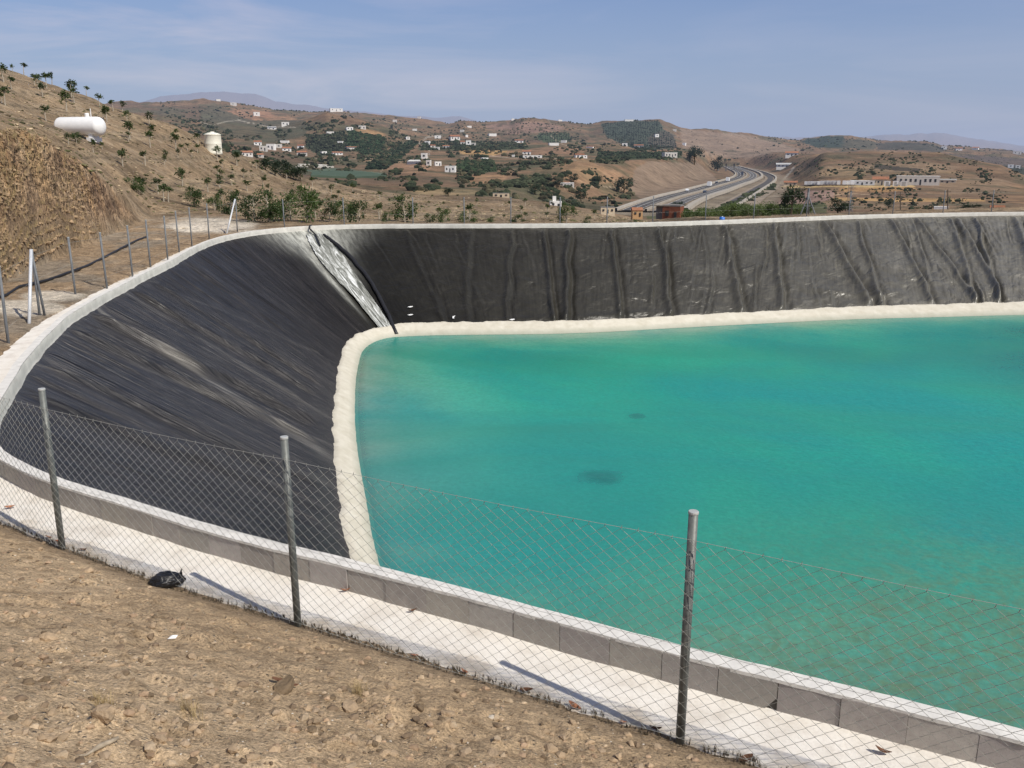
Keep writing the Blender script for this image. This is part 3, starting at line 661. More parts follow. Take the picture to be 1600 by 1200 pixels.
# direction of increasing u along the far wall
sgn = 1 if iu(10, 44.6) > iu(0, 42.4) else -1
rnd = random.Random(5)
for (px, py, sl, amp, w) in ((632,356,.1,.05,.10),(735,356,-1.2,.05,.10),(800,356,-.8,.06,.08),(848,356,.4,.10,.08),(885,356,.1,.13,.10),(952,356,1.2,.11,.09),(1028,354,1.5,.13,.10),(1122,350,2.0,.14,.12),(1200,347,1.2,.14,.11),(1278,344,2.6,.17,.13),(1330,342,1.0,.10,.09),(1388,341,1.7,.13,.10),(1425,340,3.0,.11,.10),(1480,339,.9,.13,.12),(1495,339,2.2,.12,.11),(1520,338,.9,.12,.10),(1580,337,1.4,.15,.13)):
    x, y = un(px, py, -.2); u0 = iu(x, y); D += far_w[None]*fold(u0, sgn*sl*1.15, amp*1.45, w*1.35, 0, 6.6, .15, int(px))
u_a, u_b = sorted((iu(-8, 41.6), iu(40, 50)))
for k_ in range(90):
    u0 = rnd.uniform(u_a, u_b); fr = (abs(u0-iu(-8, 41.6)))/(u_b-u_a)
    v0 = rnd.choice([0, 0, rnd.uniform(0, 5)]); D += far_w[None]*fold(u0, sgn*rnd.uniform(-.5+1.2*fr, 1.2+2*fr), rnd.uniform(.02, .07)*(.5+1.3*fr), rnd.uniform(.05, .10), v0, v0+rnd.uniform(1, 4), .2, k_)
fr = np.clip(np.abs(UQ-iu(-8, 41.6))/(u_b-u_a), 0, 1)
cr = 1-2*np.abs(fbm(U*1.2, V*1.6, 200, 4, .55)); cr2 = fbm(U*.55, V*.8, 210, 4)
D += far_w[None]*(.050*cr*(.25+fr[None])+.10*cr2*(.3+fr[None])+sm(2.5, 5.5, V)*fr[None]*.10*np.maximum(fbm(U*.8, V*2.6, 215, 3)-.05, 0)*2)
# sagging hem just over the white band
hemv = 6.15+.25*fbm(U*.25, U*0, 220, 3)
D += far_w[None]*(.15*np.exp(-((V-hemv)/.16)**2)*sm(-.5, .4, fbm(U*.22, U*0, 221, 2))*(.3+fr[None])+.09*np.exp(-((V-hemv+.75-.3*np.sin(U*.8))/.12)**2)*sm(0, .5, fbm(U*.3, U*0+9, 225, 2)))
# left slope: many fine parallel folds running down
sk = U+.35*V*0
D += (left_w+right_w)[None]*(.050*fbm(sk*2.2+.35*fbm(U*.3, V*.3, 230, 2), V*.16, 231, 4, .6)+.028*fbm(sk*6., V*.2, 233, 3, .6))
sg2 = 1 if iu(-10, 25) > iu(-9.3, 19) else -1
for (px, py, sl, amp, w) in ((150,490,1.1,.16,.16),(205,452,.7,.10,.14),(60,566,.9,.09,.12),(290,408,.2,.07,.15),(18,612,.8,.08,.11),(110,512,1.,.10,.12),(240,437,.7,.07,.12)):
    x, y = un(px, py, -.2); D += left_w[None]*fold(iu(x, y), sg2*sl, amp, w, 0, 7.2, .25, int(px)+3)
du = np.stack([np.roll(RIN, -3, 0)[:, 0]-np.roll(RIN, 3, 0)[:, 0], np.roll(RIN, -3, 0)[:, 1]-np.roll(RIN, 3, 0)[:, 1], 0*UQ], 1)
dv = np.stack([WAT[:, 0]-RIN[:, 0], WAT[:, 1]-RIN[:, 1], np.full(NU, ZW+.17)], 1)
N3 = np.cross(du, dv); N3 /= np.linalg.norm(N3, axis=1)[:, None]; N3 *= np.sign(N3[:, 2])[:, None]
Dd = D*fade
Lco = np.stack([Pl[..., 0], Pl[..., 1], Pz], -1)+N3[None]*Dd[..., None]
# the corner where the chute comes down
uc = iu(-9.35, 40.95)
sd_c = (U-uc)
stain = np.exp(-((sd_c-.0)/(.9+1.1*sm(2.4, 0, V)))**2)*sm(4.6, 1.2, V)*1.0
stain = np.maximum(stain, .8*np.exp(-((sd_c+sgn*.95)/.22)**2)*sm(6.5, 3., V))
stain = np.maximum(stain, .5*np.exp(-((sd_c+1.6*sg2)/.35)**2)*sm(2.2, .2, V))
dust = np.zeros(U.shape)
for (ax, ay), (bx2, by2), wd_, st_ in (((185,478),(512,700),.13,1.), ((205,455),(515,640),.07,.5), ((255,437),(470,560),.06,.35), ((110,520),(400,690),.07,.45), ((60,566),(380,760),.06,.4)):
    u0 = iu(*un(ax, ay, -.17)); q_ = un(bx2, by2, -3.3); u1 = UQ[np.argmin(((RIN*.13+WAT*.87)[:, 0]-q_[0])**2+((RIN*.13+WAT*.87)[:, 1]-q_[1])**2)]
    pth = u0+(u1-u0)*(V/6.2)+.10*fbm(V*.7, V*0+ax, 801, 3); dust = np.maximum(dust, st_*np.exp(-((U-pth)/(wd_*(1+.25*V)))**2)*sm(7., 5.8, V)*(.55+.45*fbm(U*3, V*.9, 803, 3)))
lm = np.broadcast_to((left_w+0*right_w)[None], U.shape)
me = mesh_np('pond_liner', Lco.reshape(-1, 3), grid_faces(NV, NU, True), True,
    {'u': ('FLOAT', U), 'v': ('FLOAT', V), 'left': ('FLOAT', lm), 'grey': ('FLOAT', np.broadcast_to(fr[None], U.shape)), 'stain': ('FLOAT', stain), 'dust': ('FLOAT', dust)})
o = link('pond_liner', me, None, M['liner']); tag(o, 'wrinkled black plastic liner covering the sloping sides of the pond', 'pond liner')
# white band just over the water
nb = 12; vb = np.linspace(0, 1, nb)
e1 = .917+.010*fbm(UQ*1.2, UQ*0, 300, 3)+.003*fbm(UQ*7, UQ*0, 301, 3)-.012*far_w
Vb = e1[None]+(1.035-e1[None])*vb[:, None]
Pb = RIN[None]*(1-Vb[..., None])+WAT[None]*Vb[..., None]; Zbn = -.17*(1-Vb)+ZW*Vb
bul = .065+.025*np.sin(PI*vb)[:, None]+.008*fbm(np.broadcast_to(UQ[None]*3, Vb.shape), Vb*30, 310, 3)
bul = bul-.08*(vb[:, None] == 0)
lift = bul+far_w[None]*.03
Bc = np.stack([Pb[..., 0], Pb[..., 1], Zbn], -1)+N3[None]*lift[..., None]
me = mesh_np('white_liner_band', Bc.reshape(-1, 3), grid_faces(nb, NU, True), True, {'v': ('FLOAT', np.broadcast_to(vb[:, None], Vb.shape))})
o = link('shore_band', me, None, M['band']); tag(o, 'pale cream strip running round the pond just above the turquoise water', 'shore band')
# pond floor (below the water)
ring = [1.10, 1.35, 1.7]
cw = WAT.mean(0); S2 = slice(0, NU, 16); wn = WAT[S2]
rings = []
for q, zz in ((0., ZW-.30), (.12, ZW-1.2), (.35, ZW-1.9), (.7, ZW-2.2), (.999, ZW-2.2)):
    P = wn*(1-q)+cw*q; rings.append(np.column_stack([P+(wn-RIN[S2])*(.05 if q == 0 else 0), np.full(len(P), zz)]))
me = mesh_np('pond_floor', np.concatenate(rings), grid_faces(5, len(wn), True), True)
me.materials.append(simple('silty_floor', (.30, .30, .22), .9, .3, .6)); link('pond_floor', me); tag(bpy.data.objects['pond_floor'], kind='structure')
# water sheet
S1 = slice(0, NU, 4); wn = WAT[S1]+(WAT-RIN)[S1]*.02; nq = 110
q = np.linspace(0, 1, nq)**1.3*.9995
Pw = wn[None]*(1-q[:, None, None])+cw[None, None]*q[:, None, None]
WS = WAT[::32]
def dpoly(x, y, P):
    d = np.full(x.shape, 1e9)
    for i in range(len(P)):
        a = P[i]; b = P[(i+1) % len(P)]; e = b-a; L = (e**2).sum(); t = np.clip(((x-a[0])*e[0]+(y-a[1])*e[1])/L, 0, 1)
        d = np.minimum(d, (x-a[0]-t*e[0])**2+(y-a[1]-t*e[1])**2)
    return np.sqrt(d)
shore = dpoly(Pw[..., 0], Pw[..., 1], WS)
xw, yw = Pw[..., 0], Pw[..., 1]
dark = sm(11, 24, xw+.05*(yw-20)+4*fbm(xw/6, yw/6, 400, 3))*.8*sm(.5, 4, shore)
dark = np.maximum(dark, .42*np.exp(-((yw-31.5)/2.6)**2)*sm(-3, 4, xw)*sm(-.4, .5, fbm(xw/7, yw/5, 402, 3)))
shal = sm(9.5, 2.5, dpoly(xw, yw, np.array([(7.2,9.2),(9,8.4),(12,8.2)])))*1.0
clear = np.zeros(xw.shape)
for px, py, r in ((940,745,.52),(995,651,.27)):
    a_, b_ = un(px, py, ZW); clear = np.maximum(clear, sm(r*1.25, r*.25, np.hypot(xw-a_, (yw-b_)*.9)+.45*r*fbm(xw*2.3, yw*2.3, 77, 4)))
me = mesh_np('water', np.stack([xw, yw, np.full(xw.shape, ZW)], -1).reshape(-1, 3), grid_faces(nq, len(wn), True), True,
    {'clear': ('FLOAT', clear), 'shore': ('FLOAT', shore), 'dark': ('FLOAT', dark), 'shallow': ('FLOAT', shal)})
o = link('water', me, None, M['water']); tag(o, kind='structure')

# ------------------------------------------------------------------ block coping and slab
mb = MB(); rb = random.Random(3)
BL = .372; nbk = int(PER/BL)
chips = [un(378,858,0), un(430,872,0), un(1213,1066,0), un(640,912,0)]
ui = iu(*un(1213,1066,0)) % BL      # a joint falls here
def at_u(P, u): 
    u = u % PER; f = u/PER*NU; i = int(f) % NU; t = f-int(f); return P[i]*(1-t)+P[(i+1) % NU]*t
ROUT = RIM
NB = 0
for k_ in range(nbk+1):
    ua = ui+k_*PER/(nbk+1); ub = ua+PER/(nbk+1)
    gap = rb.choice([.0015, .002, .003, .006]); ua += gap/2; ub -= gap/2
    jo = rb.uniform(-.006, .006); h = rb.uniform(-.006, .006)
    a0, b0 = at_u(ROUT, ua)-at_u(NRM, ua)*jo, at_u(ROUT, ub)-at_u(NRM, ub)*jo
    a1, b1 = at_u(ROUT, ua)+at_u(NRM, ua)*(.125), at_u(ROUT, ub)+at_u(NRM, ub)*(.125)
    g = rb.uniform(.82, 1.12); c = (g, g*rb.uniform(.97, 1.), g*rb.uniform(.94, 1.))
    d = .006   # bevel
    def ring_(z, e):
        m_ = (a0+b0+a1+b1)/4; L = []
        for p in (a0, b0, b1, a1):
            v_ = m_-p; L.append((*(p+v_/np.linalg.norm(v_)*e), z))
        return L
    chip = any(np.hypot(*(a0-np.array(q_))) < .12 for q_ in chips)
    z0 = -.215
    if chip:
        w_ = (b0-a0)/np.linalg.norm(b0-a0); dn = (a1-a0)/np.linalg.norm(a1-a0)
        F0 = [(a0, -.12), (a0+w_*.07, z0), (b0, z0), (b0, h), (a0, h)]
        front = [(p[0], p[1], z) for p, z in F0]; back = [(p[0]+dn[0]*.124, p[1]+dn[1]*.124, z) for p, z in F0]
        n = 5; mb.add(front+back, [(0, 1, 2, 3, 4), (9, 8, 7, 6, 5)]+[(i, i+5, (i+1) % 5+5, (i+1) % 5) for i in range(5)], c)
    else:
        vs = ring_(z0, 0)+ring_(h-d, 0)+ring_(h, d)
        mb.add(vs, [(3, 2, 1, 0)]+[(i+4*l, (i+1) % 4+4*l, (i+1) % 4+4*l+4, i+4*l+4) for l in (0, 1) for i in range(4)]+[(8, 9, 10, 11)], c)
cw_ = empty('coping_wall', (*RIM[0], 0)); tag(cw_, 'low wall of grey concrete blocks with whitened top edging the whole pond', 'low wall')
cw_.location = (0, 0, 0)
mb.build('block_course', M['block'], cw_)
ca, cb_ = off(RIM, .012), off(RIM, .115); S3 = slice(0, NU, 4)
core = np.stack([np.column_stack([ca[S3], np.full(NU//4, -.25)]), np.column_stack([ca[S3], np.full(NU//4, -.014)]), np.column_stack([cb_[S3], np.full(NU//4, -.014)]), np.column_stack([cb_[S3], np.full(NU//4, -.25)])])
me = mesh_np('mortar', core.reshape(-1, 3), grid_faces(4, NU//4, True), False); link('mortar', me, cw_, M['block_core'])
cpo = -.003+.004*fbm(UQ*9, UQ*0, 530, 3); cz = .012+.004*fbm(UQ*5, UQ*0, 531, 3); S5 = slice(0, NU, 2)
rows = [np.column_stack([off(RIM, a_), z_]) for a_, z_ in ((cpo, cz-.022-.006*np.abs(fbm(UQ*7, UQ*0, 533, 3))), (cpo, cz), (.128+cpo, cz), (.128+cpo, cz-.02))]
cap_ = np.stack(rows)[:, S5]
me = mesh_np('mortar_cap', cap_.reshape(-1, 3), grid_faces(4, cap_.shape[1], True), False); link('mortar_cap', me, cw_, simple('white_mortar', (.69, .67, .62), .95, .12, 7., .1, .6, 0, False, .008))
# slab outside the blocks; a rendered lip on the inner face
ns = 9; sv = np.linspace(0, 1, ns)
lw = .56+.10*fbm(UQ*.6, UQ*0, 500, 3)+.10*sm(10, 13, RIM[:, 1])*(RIM[:, 0] < -6)*sm(30, 18, RIM[:, 1])*2
lw = lw+.26
So = np.stack([off(RIM, .03-(lw+.03)*s_) for s_ in sv])
Sz = -.205+.010*fbm(So[..., 0]*2.5, So[..., 1]*2.5, 510, 3)+.012*sv[:, None]
me = mesh_np('slab', np.concatenate([So, Sz[..., None]], -1).reshape(-1, 3), grid_faces(ns, NU, True), True, {'edge': ('FLOAT', np.broadcast_to(sv[:, None], Sz.shape))})
o = link('footing_slab', me, None, M['slab']); tag(o, kind='structure'); o.name = 'path'
# white mortar lip where the liner is clamped on the inner face
n5 = 5
Lp = [(.129, -.004), (.142, -.03), (.148, -.13), (.160, -.20), (.185, -.245)]
lipw = .012*fbm(UQ*3, UQ*0, 520, 4)
lp = np.stack([np.column_stack([off(RIM, a+lipw*(i > 1)), np.full(NU, b)+(.045*fbm(UQ*2.2, UQ*0, 521, 4) if i == 4 else 0)]) for i, (a, b) in enumerate(Lp)])
me = mesh_np('lip', lp.reshape(-1, 3), grid_faces(5, NU, True), True)
link('inner_render', me, cw_, simple('white_render', (.56, .54, .49), .9, .14, 3., .1, .4))

# ------------------------------------------------------------------ chute, pipe and small liner bits in the corner
def liner_pt(u, v, lift=0.):
    f = (u % PER)/PER*NU; i = int(f) % NU; vi = min(v/7/below*(NV-1), NV-1.001); a = int(vi); t = vi-a
    p = Lco[a, i]*(1-t)+Lco[a+1, i]*t; return Vector(p+N3[i]*lift)
nv_ = 60; nw = 11; CV = []; CU = []; CT = []
for i in range(nv_):
    v = .35+i/(nv_-1)*6.75
    wd = (.22+.62*math.sin(min(1, v/2.6)*PI/2))*(1-.35*v/7); uo = uc+sgn*(.12+.03*math.sin(v*1.7))
    for j in range(nw):
        s_ = j/(nw-1)*2-1
        p = liner_pt(uo+s_*wd, v, .04+.04*(abs(s_)**2)+.03*float(fbm(np.array([j*.9]), np.array([v*1.3]), 600, 3)[0]))
        CV.append(p); CU.append(s_*wd); CT.append(v)
me = mesh_np('chute', CV, grid_faces(nv_, nw), True, {'u': ('FLOAT', CU), 'v': ('FLOAT', CT)})
o = link('overflow_chute', me, None, M['chute']); tag(o, 'limescale streaked grey plastic overflow chute running down the pond corner', 'chute')
mb = MB(); mb.smooth = True
mb.tube([liner_pt(uc+sgn*(.62+.75*math.sin(i/24*PI)**.8-.05*i/24), .5+i/24*6.5, .07) for i in range(25)], .085, 8)
o = mb.build('drain_pipe', M['pipe']); tag(o, 'long black pipe lying down the far slope beside the pale chute', 'pipe')
mb = MB(); mb.smooth = True
b0 = Vector((*at_u(off(RIM, .18), uc+sgn*.15), .03))
mb.tube([b0+Vector((0, .3, 0)), b0, b0+Vector((.03, -.16, -.12)), liner_pt(uc+sgn*.2, .5, .12), liner_pt(uc+sgn*.1, 1.0, .12), liner_pt(uc+sgn*.05, 1.25, .10)], .035, 8)
o = mb.build('water_hose', M['pipe']); tag(o, 'short black inlet hose hanging over the rim above the stained chute', 'hose')
for k_, (px, py, lab) in enumerate(((640,483,'upper of two small white plastic flaps at the foot of the far liner'),(643,494,'lower of two small white plastic flaps at the foot of the far liner'),(706,497,'small upright white plastic flap just above the pale strip, right of the pair'),(803,500,'small white plastic flap at the foot of the far liner below a long fold'))):
    best = None
    for i in range(0, NU, 6):
        for a in range(60, 96, 2):
            q_ = Lco[a, i]
            if q_[1] < 30: continue
            x_, y_ = proj(q_[0], q_[1], q_[2]); d_ = (x_-px)**2+(y_-py)**2
            if best is None or d_ < best[0]: best = (d_, i, a)
    sca = .75; p = Vector(Lco[best[2], best[1]]); n_ = Vector(N3[best[1]]); mb = MB()
    t_ = Vector((1, 0, 0)); up = n_.cross(t_)
    L = [(-.16, -.02), (-.05, .05), (.10, .07), (.16, .01), (.02, -.05)] if k_ != 2 else [(-.05, -.12), (-.06, .06), (.10, .14), (.02, .03), (.04, -.12)]
    vs = [p+n_*(.07+.05*abs(a))+t_*a*sca+up*b*sca for a, b in L]+[p+n_*.02]
    mb.add(vs, [(0, 1, 2, 3, 4), (0, 5, 1), (1, 5, 2), (2, 5, 3), (3, 5, 4), (4, 5, 0)])
    o = mb.build('plastic_flap', M['white_tank']); tag(o, lab, 'plastic flap')

# submerged things
def rockmesh(name, r, seed, flat=.65, sub=2, rough_=.28):
    import bmesh
    bm = bmesh.new(); bmesh.ops.create_icosphere(bm, subdivisions=sub, radius=1); rr = random.Random(seed); off_ = Vector((rr.uniform(0, 99), rr.uniform(0, 99), rr.uniform(0, 99)))
    from mathutils import noise
    pl = [(Vector((rr.gauss(0, 1), rr.gauss(0, 1), rr.gauss(0, 1))).normalized(), rr.uniform(.55, .85)) for _ in range(7)]
    sx, sy = rr.uniform(.8, 1.25), rr.uniform(.65, 1.)
    for v in bm.verts:
        for n_, d_ in pl:
            q_ = v.co.dot(n_)
            if q_ > d_: v.co -= n_*(q_-d_)
        v.co *= 1+rough_*noise.noise(v.co*1.7+off_)
        v.co.x *= sx*r; v.co.y *= sy*r; v.co.z *= flat*r
    me = bpy.data.meshes.new(name); bm.to_mesh(me); bm.free(); return me
for px, py, r, lab in ((940,745,.40,'larger dark sunken stone seen through the water near the middle of the pond'),(995,651,.18,'smaller dark sunken stone farther out than the larger one in the pond')):
    x, y = un(px, py, ZW); me = rockmesh('sunken_stone', r, px, .5); o = link('sunken_stone', me, None, M['sunk']); o.location = (x, y, ZW-.5*r-.06); tag(o, lab, 'sunken stone')

# ------------------------------------------------------------------ fences
def post_mesh(h, r, n=12):
    mb = MB(); mb.smooth = False; mb.lathe([(r, -.35), (r, h-.004)], n); return mb.mesh('post', True)
# near chain-link fence, outside the slab
fpx = [un(97,852,-.15), un(465,970,-.15), un(1063,1150,-.15)]
FL = [(-7.95, 11.2), (-6.35, 8.9)]+[tuple(p) for p in fpx]+[(3.45, 3.28), (5.9, 2.1), (8.6, 1.2)]
fen = empty('chain_link_fence', (0, 0, 0)); tag(fen, 'near chain link fence on round grey steel posts between the dirt bank and the pond', 'fence')
PM = post_mesh(1.42, .0265, 16); PM.materials.append(M['galv'])
capm = MB(); capm.lathe([(.028, -.012), (.029, -.010), (.029, .001), (.027, .004)], 16); CM = capm.mesh('cap', False); CM.materials.append(simple('cap_grey', (.42, .43, .41), .5, .1, 30.))
FZ = []
for i, (x, y) in enumerate(FL):
    b = -.16; FZ.append(b)
    p = link('post', PM, fen); p.location = (x, y, b); p.rotation_euler = (random.uniform(-.008, .008), random.uniform(-.008, .008), random.random())
    c = link('post_cap', CM, p); c.location = (0, 0, 1.42)
W = .098; Hh = .078; FH = 1.30
def fence_panel(p0, p1, z0, name='mesh_panel'):
    L = math.hypot(p1[0]-p0[0], p1[1]-p0[1]); n = max(2, int(round(L/W))); w = L/n; rows = int(FH/Hh)
    ex = Vector(((p1[0]-p0[0])/L, (p1[1]-p0[1])/L, 0)); ey = Vector((ex.y, -ex.x, 0)); o0 = Vector((p0[0], p0[1], z0+.015))+ey*(.033)
    mb = MB(); r = .0017
    sagt = lambda s_: -.022*math.sin(PI*s_/L)-.006*math.sin(s_*9)
    vs = []; fs = []
    def P(s_, k, dep): 
        t = k/rows; 
        return o0+ex*s_+Vector((0, 0, (Hh*k)+sagt(s_)*t))+ey*(dep+.020*math.sin(s_*2.1+k*.13)*math.sin(PI*t))
    # each picket wire zig-zags upward, hooked into its neighbours
    for i in range(n):
        for dirn in (0, 1):
            pass
    for i in range(n+1):
        # picket i zig-zags between the s = i*w and (i+.5)*w lines
        pts = []
        for k in range(2*rows+1):
            s_ = i*w+(w*.52 if k % 2 else -w*.02)
            s_ = min(max(s_, 0), L)
            pts.append(P(s_, k/2, .0025 if k % 2 else -.0025))
        if i < n: tubefast(vs, fs, pts, r)
        pts = []
        for k in range(2*rows+1):
            s_ = i*w+(w*.48 if k % 2 else w*1.02)
            s_ = min(max(s_, 0), L)
            pts.append(P(s_, k/2, -.0025 if k % 2 else .0025))
        if i < n: tubefast(vs, fs, pts, r)
    # twisted barbs on the top edge
    for i in range(n+1):
        s_ = min(i*w, L); p = P(s_, rows, 0); 
        tubefast(vs, fs, [p, p+Vector((0, 0, .018))+ex*.006], r*1.25)
        if i < n: 
            p = P(i*w+w*.5, 0, 0); tubefast(vs, fs, [p, p-Vector((0, 0, .02))], r*1.2)
    me = bpy.data.meshes.new(name); me.from_pydata(vs, [], fs); me.polygons.foreach_set('use_smooth', [True]*len(me.polygons))
    return link(name, me, fen, M['wire'])
def tubefast(vs, fs, pts, r, n=4):
    base = len(vs); m = len(pts)
    d = (pts[-1]-pts[0]).normalized(); a = d.cross(Vector((1, .37, .2))).normalized(); b = d.cross(a)
    cs = [(math.cos(2*PI*k/n)*r, math.sin(2*PI*k/n)*r) for k in range(n)]
    for p in pts:
        for c, s_ in cs: vs.append(p+a*c+b*s_)
    for i in range(m-1):
        for k in range(n):
            k2 = (k+1) % n; fs.append((base+i*n+k, base+i*n+k2, base+(i+1)*n+k2, base+(i+1)*n+k))
for i in range(len(FL)-1): fence_panel(FL[i], FL[i+1], -.16)
mb = MB()
for hz in (.02, .62, 1.27):
    pts = []
    for i in range(len(FL)-1):
        a = Vector((*FL[i], 0)); b = Vector((*FL[i+1], 0)); d = (b-a).normalized(); e = Vector((d.y, -d.x, 0))*.036
        for s_ in np.linspace(0, 1, 10, endpoint=False): 
            p = a.lerp(b, s_)+e; pts.append((p.x, p.y, -.16+hz-.015*math.sin(PI*s_)))
    mb.tube(pts, .0014, 4, False)
mb.build('tension_wire', M['wire'], fen, True)

# left fence along the track
lf = [(13,535),(62,492),(118,460),(167,448),(207,430),(235,415),(262,405),(280,392),(300,383),(327,373),(371,362)]
lfen = empty('wire_fence', (0, 0, 0)); tag(lfen, 'line of thin steel posts along the dirt track left of the pond', 'fence')
PM2 = post_mesh(1.38, .026, 10); PM2.materials.append(M['farpost'])
lp_ = [un(a, b, -.15) for a, b in lf]; lp_ = [(-8.9, 13.2)]+lp_
for x, y in lp_:
    p = link('post', PM2, lfen); p.location = (x, y, -.15); p.rotation_euler = (random.uniform(-.02, .02), random.uniform(-.02, .02), 0)
    c = link('post_cap', CM, p); c.location = (0, 0, 1.38)
def brace(bx_, tx, z0, z1, mat, name, par, r=.026):
    mb = MB(); mb.smooth = True; mb.tube([(*bx_, z0), (*tx, z1)], r, 8); return mb.build(name, mat, par)
P0 = lp_[2]; b1 = un(45,505,-.15)
brace(b1, P0, -.2, 1.22, M['galvlight'], 'brace', lfen, .034)['label'] = 'bright white diagonal brace on the corner post'
b2 = un(70,492,-.15); brace(b2, P0, -.2, 1.22, M['farpost'], 'brace', lfen)
P1 = lp_[-1]; b3 = (P1[0]-.15, P1[1]-1.1); brace(b3, P1, -.2, 1.25, M['galvlight'], 'brace', lfen, .034)
mb = MB()
for hz in (.25, .75, 1.25):
    mb.tube([(x, y, -.15+hz) for x, y in lp_], .0016, 4, False)
mb.build('strand_wire', M['wire'], lfen)
# far fence behind the far rim
ffen = empty('wire_fence', (0, 0, 0)); tag(ffen, 'line of thin steel posts standing behind the far rim of the pond', 'fence')
ffp = [(430,352),(540,351),(645,350),(724,350),(798,350),(879,350),(962,350),(1038,348),(1112,344),(1186,341),(1262,337),(1330,335),(1407,334),(1481,332),(1556,331),(1630,330)]
fp = []
for px, py in ffp:
    x, y = un(px, py, 0.); i = int(np.argmin((RIM[:, 0]-x)**2+(RIM[:, 1]-y)**2)); q_ = RIM[i]-NRM[i]*.75
    fp.append((float(q_[0]), float(q_[1])))
    p = link('post', PM2, ffen); p.location = (*fp[-1], -.2); c = link('post_cap', CM, p); c.location = (0, 0, 1.38)
    p.rotation_euler = (random.uniform(-.015, .015), random.uniform(-.015, .015), 0)
mb = MB()
for hz in (.6, 1.25): mb.tube([(x, y, -.2+hz) for x, y in fp], .0018, 4, False)
mb.build('strand_wire', M['wire'], ffen)

# ------------------------------------------------------------------ tank and cistern on the hillside
x, y, z = hit(127, 214, 55, 110); z -= .32; T = empty('gas_tank', (x, y, z), math.radians(-14)); tag(T, 'long horizontal white tank with rounded ends on the planted hillside', 'tank')
sc_ = math.hypot(x, y)/1400*math.cos(math.radians(26))
Lh = 80*sc_*.5/.98; Rd = 28*sc_*.5
mb = MB(); mb.smooth = True
prof = [(.02, -Lh)]+[(Rd*math.sin(t), -Lh+Rd*.62*(1-math.cos(t))) for t in np.linspace(.15, PI/2, 7)]+[(Rd, 0), ]+[(Rd*math.sin(t), Lh-Rd*.62*(1-math.cos(t))) for t in np.linspace(PI/2, .15, 7)]+[(.02, Lh)]
mb.lathe(prof, 32, (0, 0, .38+Rd), 'x'); mb.build('vessel', M['white_tank'], T)
for s_ in (-1, 1):
    mb = MB(); mb.box((s_*Lh*.55, 0, .2), (.22, Rd*1.3, .62)); mb.box((s_*Lh*.55, 0, .12), (.42, Rd*1.7, .3)); mb.build('cradle', M['white_tank'], T)
mb = MB(); mb.lathe([(.16, 0), (.16, .22), (.12, .28)], 14, (Lh*.35, 0, .36+2*Rd)); mb.build('valve_cover', M['white_tank'], T)
mb = MB(); mb.tube([(Lh*.52, 0, .3+2*Rd), (Lh*.52, 0, .95+2*Rd)], .03, 6); mb.build('vent_pipe', M['white_tank'], T)
x, y, z = hit(334, 239, 80, 130); sc_ = math.hypot(x, y)/1400; R2 = 12*sc_; T = empty('water_cistern', (x, y, z-.2)); tag(T, 'upright cream water tank with shallow domed lid on the hill crest', 'tank')
mb = MB(); mb.smooth = True; hh = 27*sc_+.2; mb.lathe([(R2, 0), (R2, .3), (R2*.985, .33), (R2*.985, hh*.5), (R2, hh*.5+.04), (R2*.985, hh*.5+.08), (R2*.985, hh*.92), (R2, hh*.93)], 28); mb.build('barrel', M['cream_tank'], T)
mb = MB(); mb.smooth = True; mb.lathe([(R2*1.02, hh*.93), (R2*1.0, hh*.955), (R2*.55, hh*1.03), (R2*.25, hh*1.05), (R2*.25, hh*1.08), (.05, hh*1.09)], 28); mb.build('lid', M['cream_tank'], T)

# ------------------------------------------------------------------ plants
def tree_meshes(kind, seed):
    rr = random.Random(seed); trunk = MB(); leaves = MB()
    if kind == 'sapling': h, cr_, cz, nl, ls, tk = 1., .13, .76, 150, .125, .034
    elif kind == 'bush': h, cr_, cz, nl, ls, tk = 1., .42, .48, 1100, .085, .030
    else: h, cr_, cz, nl, ls, tk = 1., .34, .58, 900, .095, .035
    lean = Vector((rr.uniform(-.06, .06), rr.uniform(-.06, .06), 0))
    top = Vector((0, 0, h*.75))+lean
    trunk.tube([(0, 0, -.12), Vector((0, 0, h*.2))+lean*.2, Vector((0, 0, h*.45))+lean*.6, top], [tk, tk*.85, tk*.6, tk*.25], 6)
    cl = []
    for k in range({'sapling': 5, 'bush': 13}.get(kind, 12)):
        a = rr.uniform(0, 2*PI); q_ = rr.uniform(.3, 1); zz = cz+rr.uniform(-1, 1)*({'sapling': .13, 'bush': .34}.get(kind, .28))
        c = Vector((math.cos(a)*cr_*q_, math.sin(a)*cr_*q_, zz))*1.
        if kind == 'bush' and zz < .2: c.x *= 1.1; c.y *= 1.1
        cl.append((c, rr.uniform(.12, .24)*(.62 if kind == 'sapling' else 1.)))
        trunk.tube([Vector((0, 0, max(.1, zz-.2)))+lean*.5, c], [tk*.35, tk*.12], 4)
    for k in range(nl):
        c, s_ = rr.choice(cl); p = c+Vector((rr.gauss(0, 1), rr.gauss(0, 1), rr.gauss(0, .8)))*s_*.55
        if p.z < .05: p.z = .05+rr.random()*.1
        d = (p-Vector((0, 0, cz-.15))).normalized()*.6+Vector((rr.gauss(0, .6), rr.gauss(0, .6), rr.gauss(0, .45)-.25)); d.normalize()
        sdv = d.cross(Vector((rr.gauss(0, 1), rr.gauss(0, 1), rr.gauss(0, 1)))).normalized(); L = ls*rr.uniform(.6, 1.25); w_ = L*.24
        leaves.add([p, p+d*L*.5+sdv*w_, p+d*L, p+d*L*.5-sdv*w_], [(0, 1, 2, 3)])
    return trunk.mesh('trunk'), leaves.mesh('crown')
TV = {}
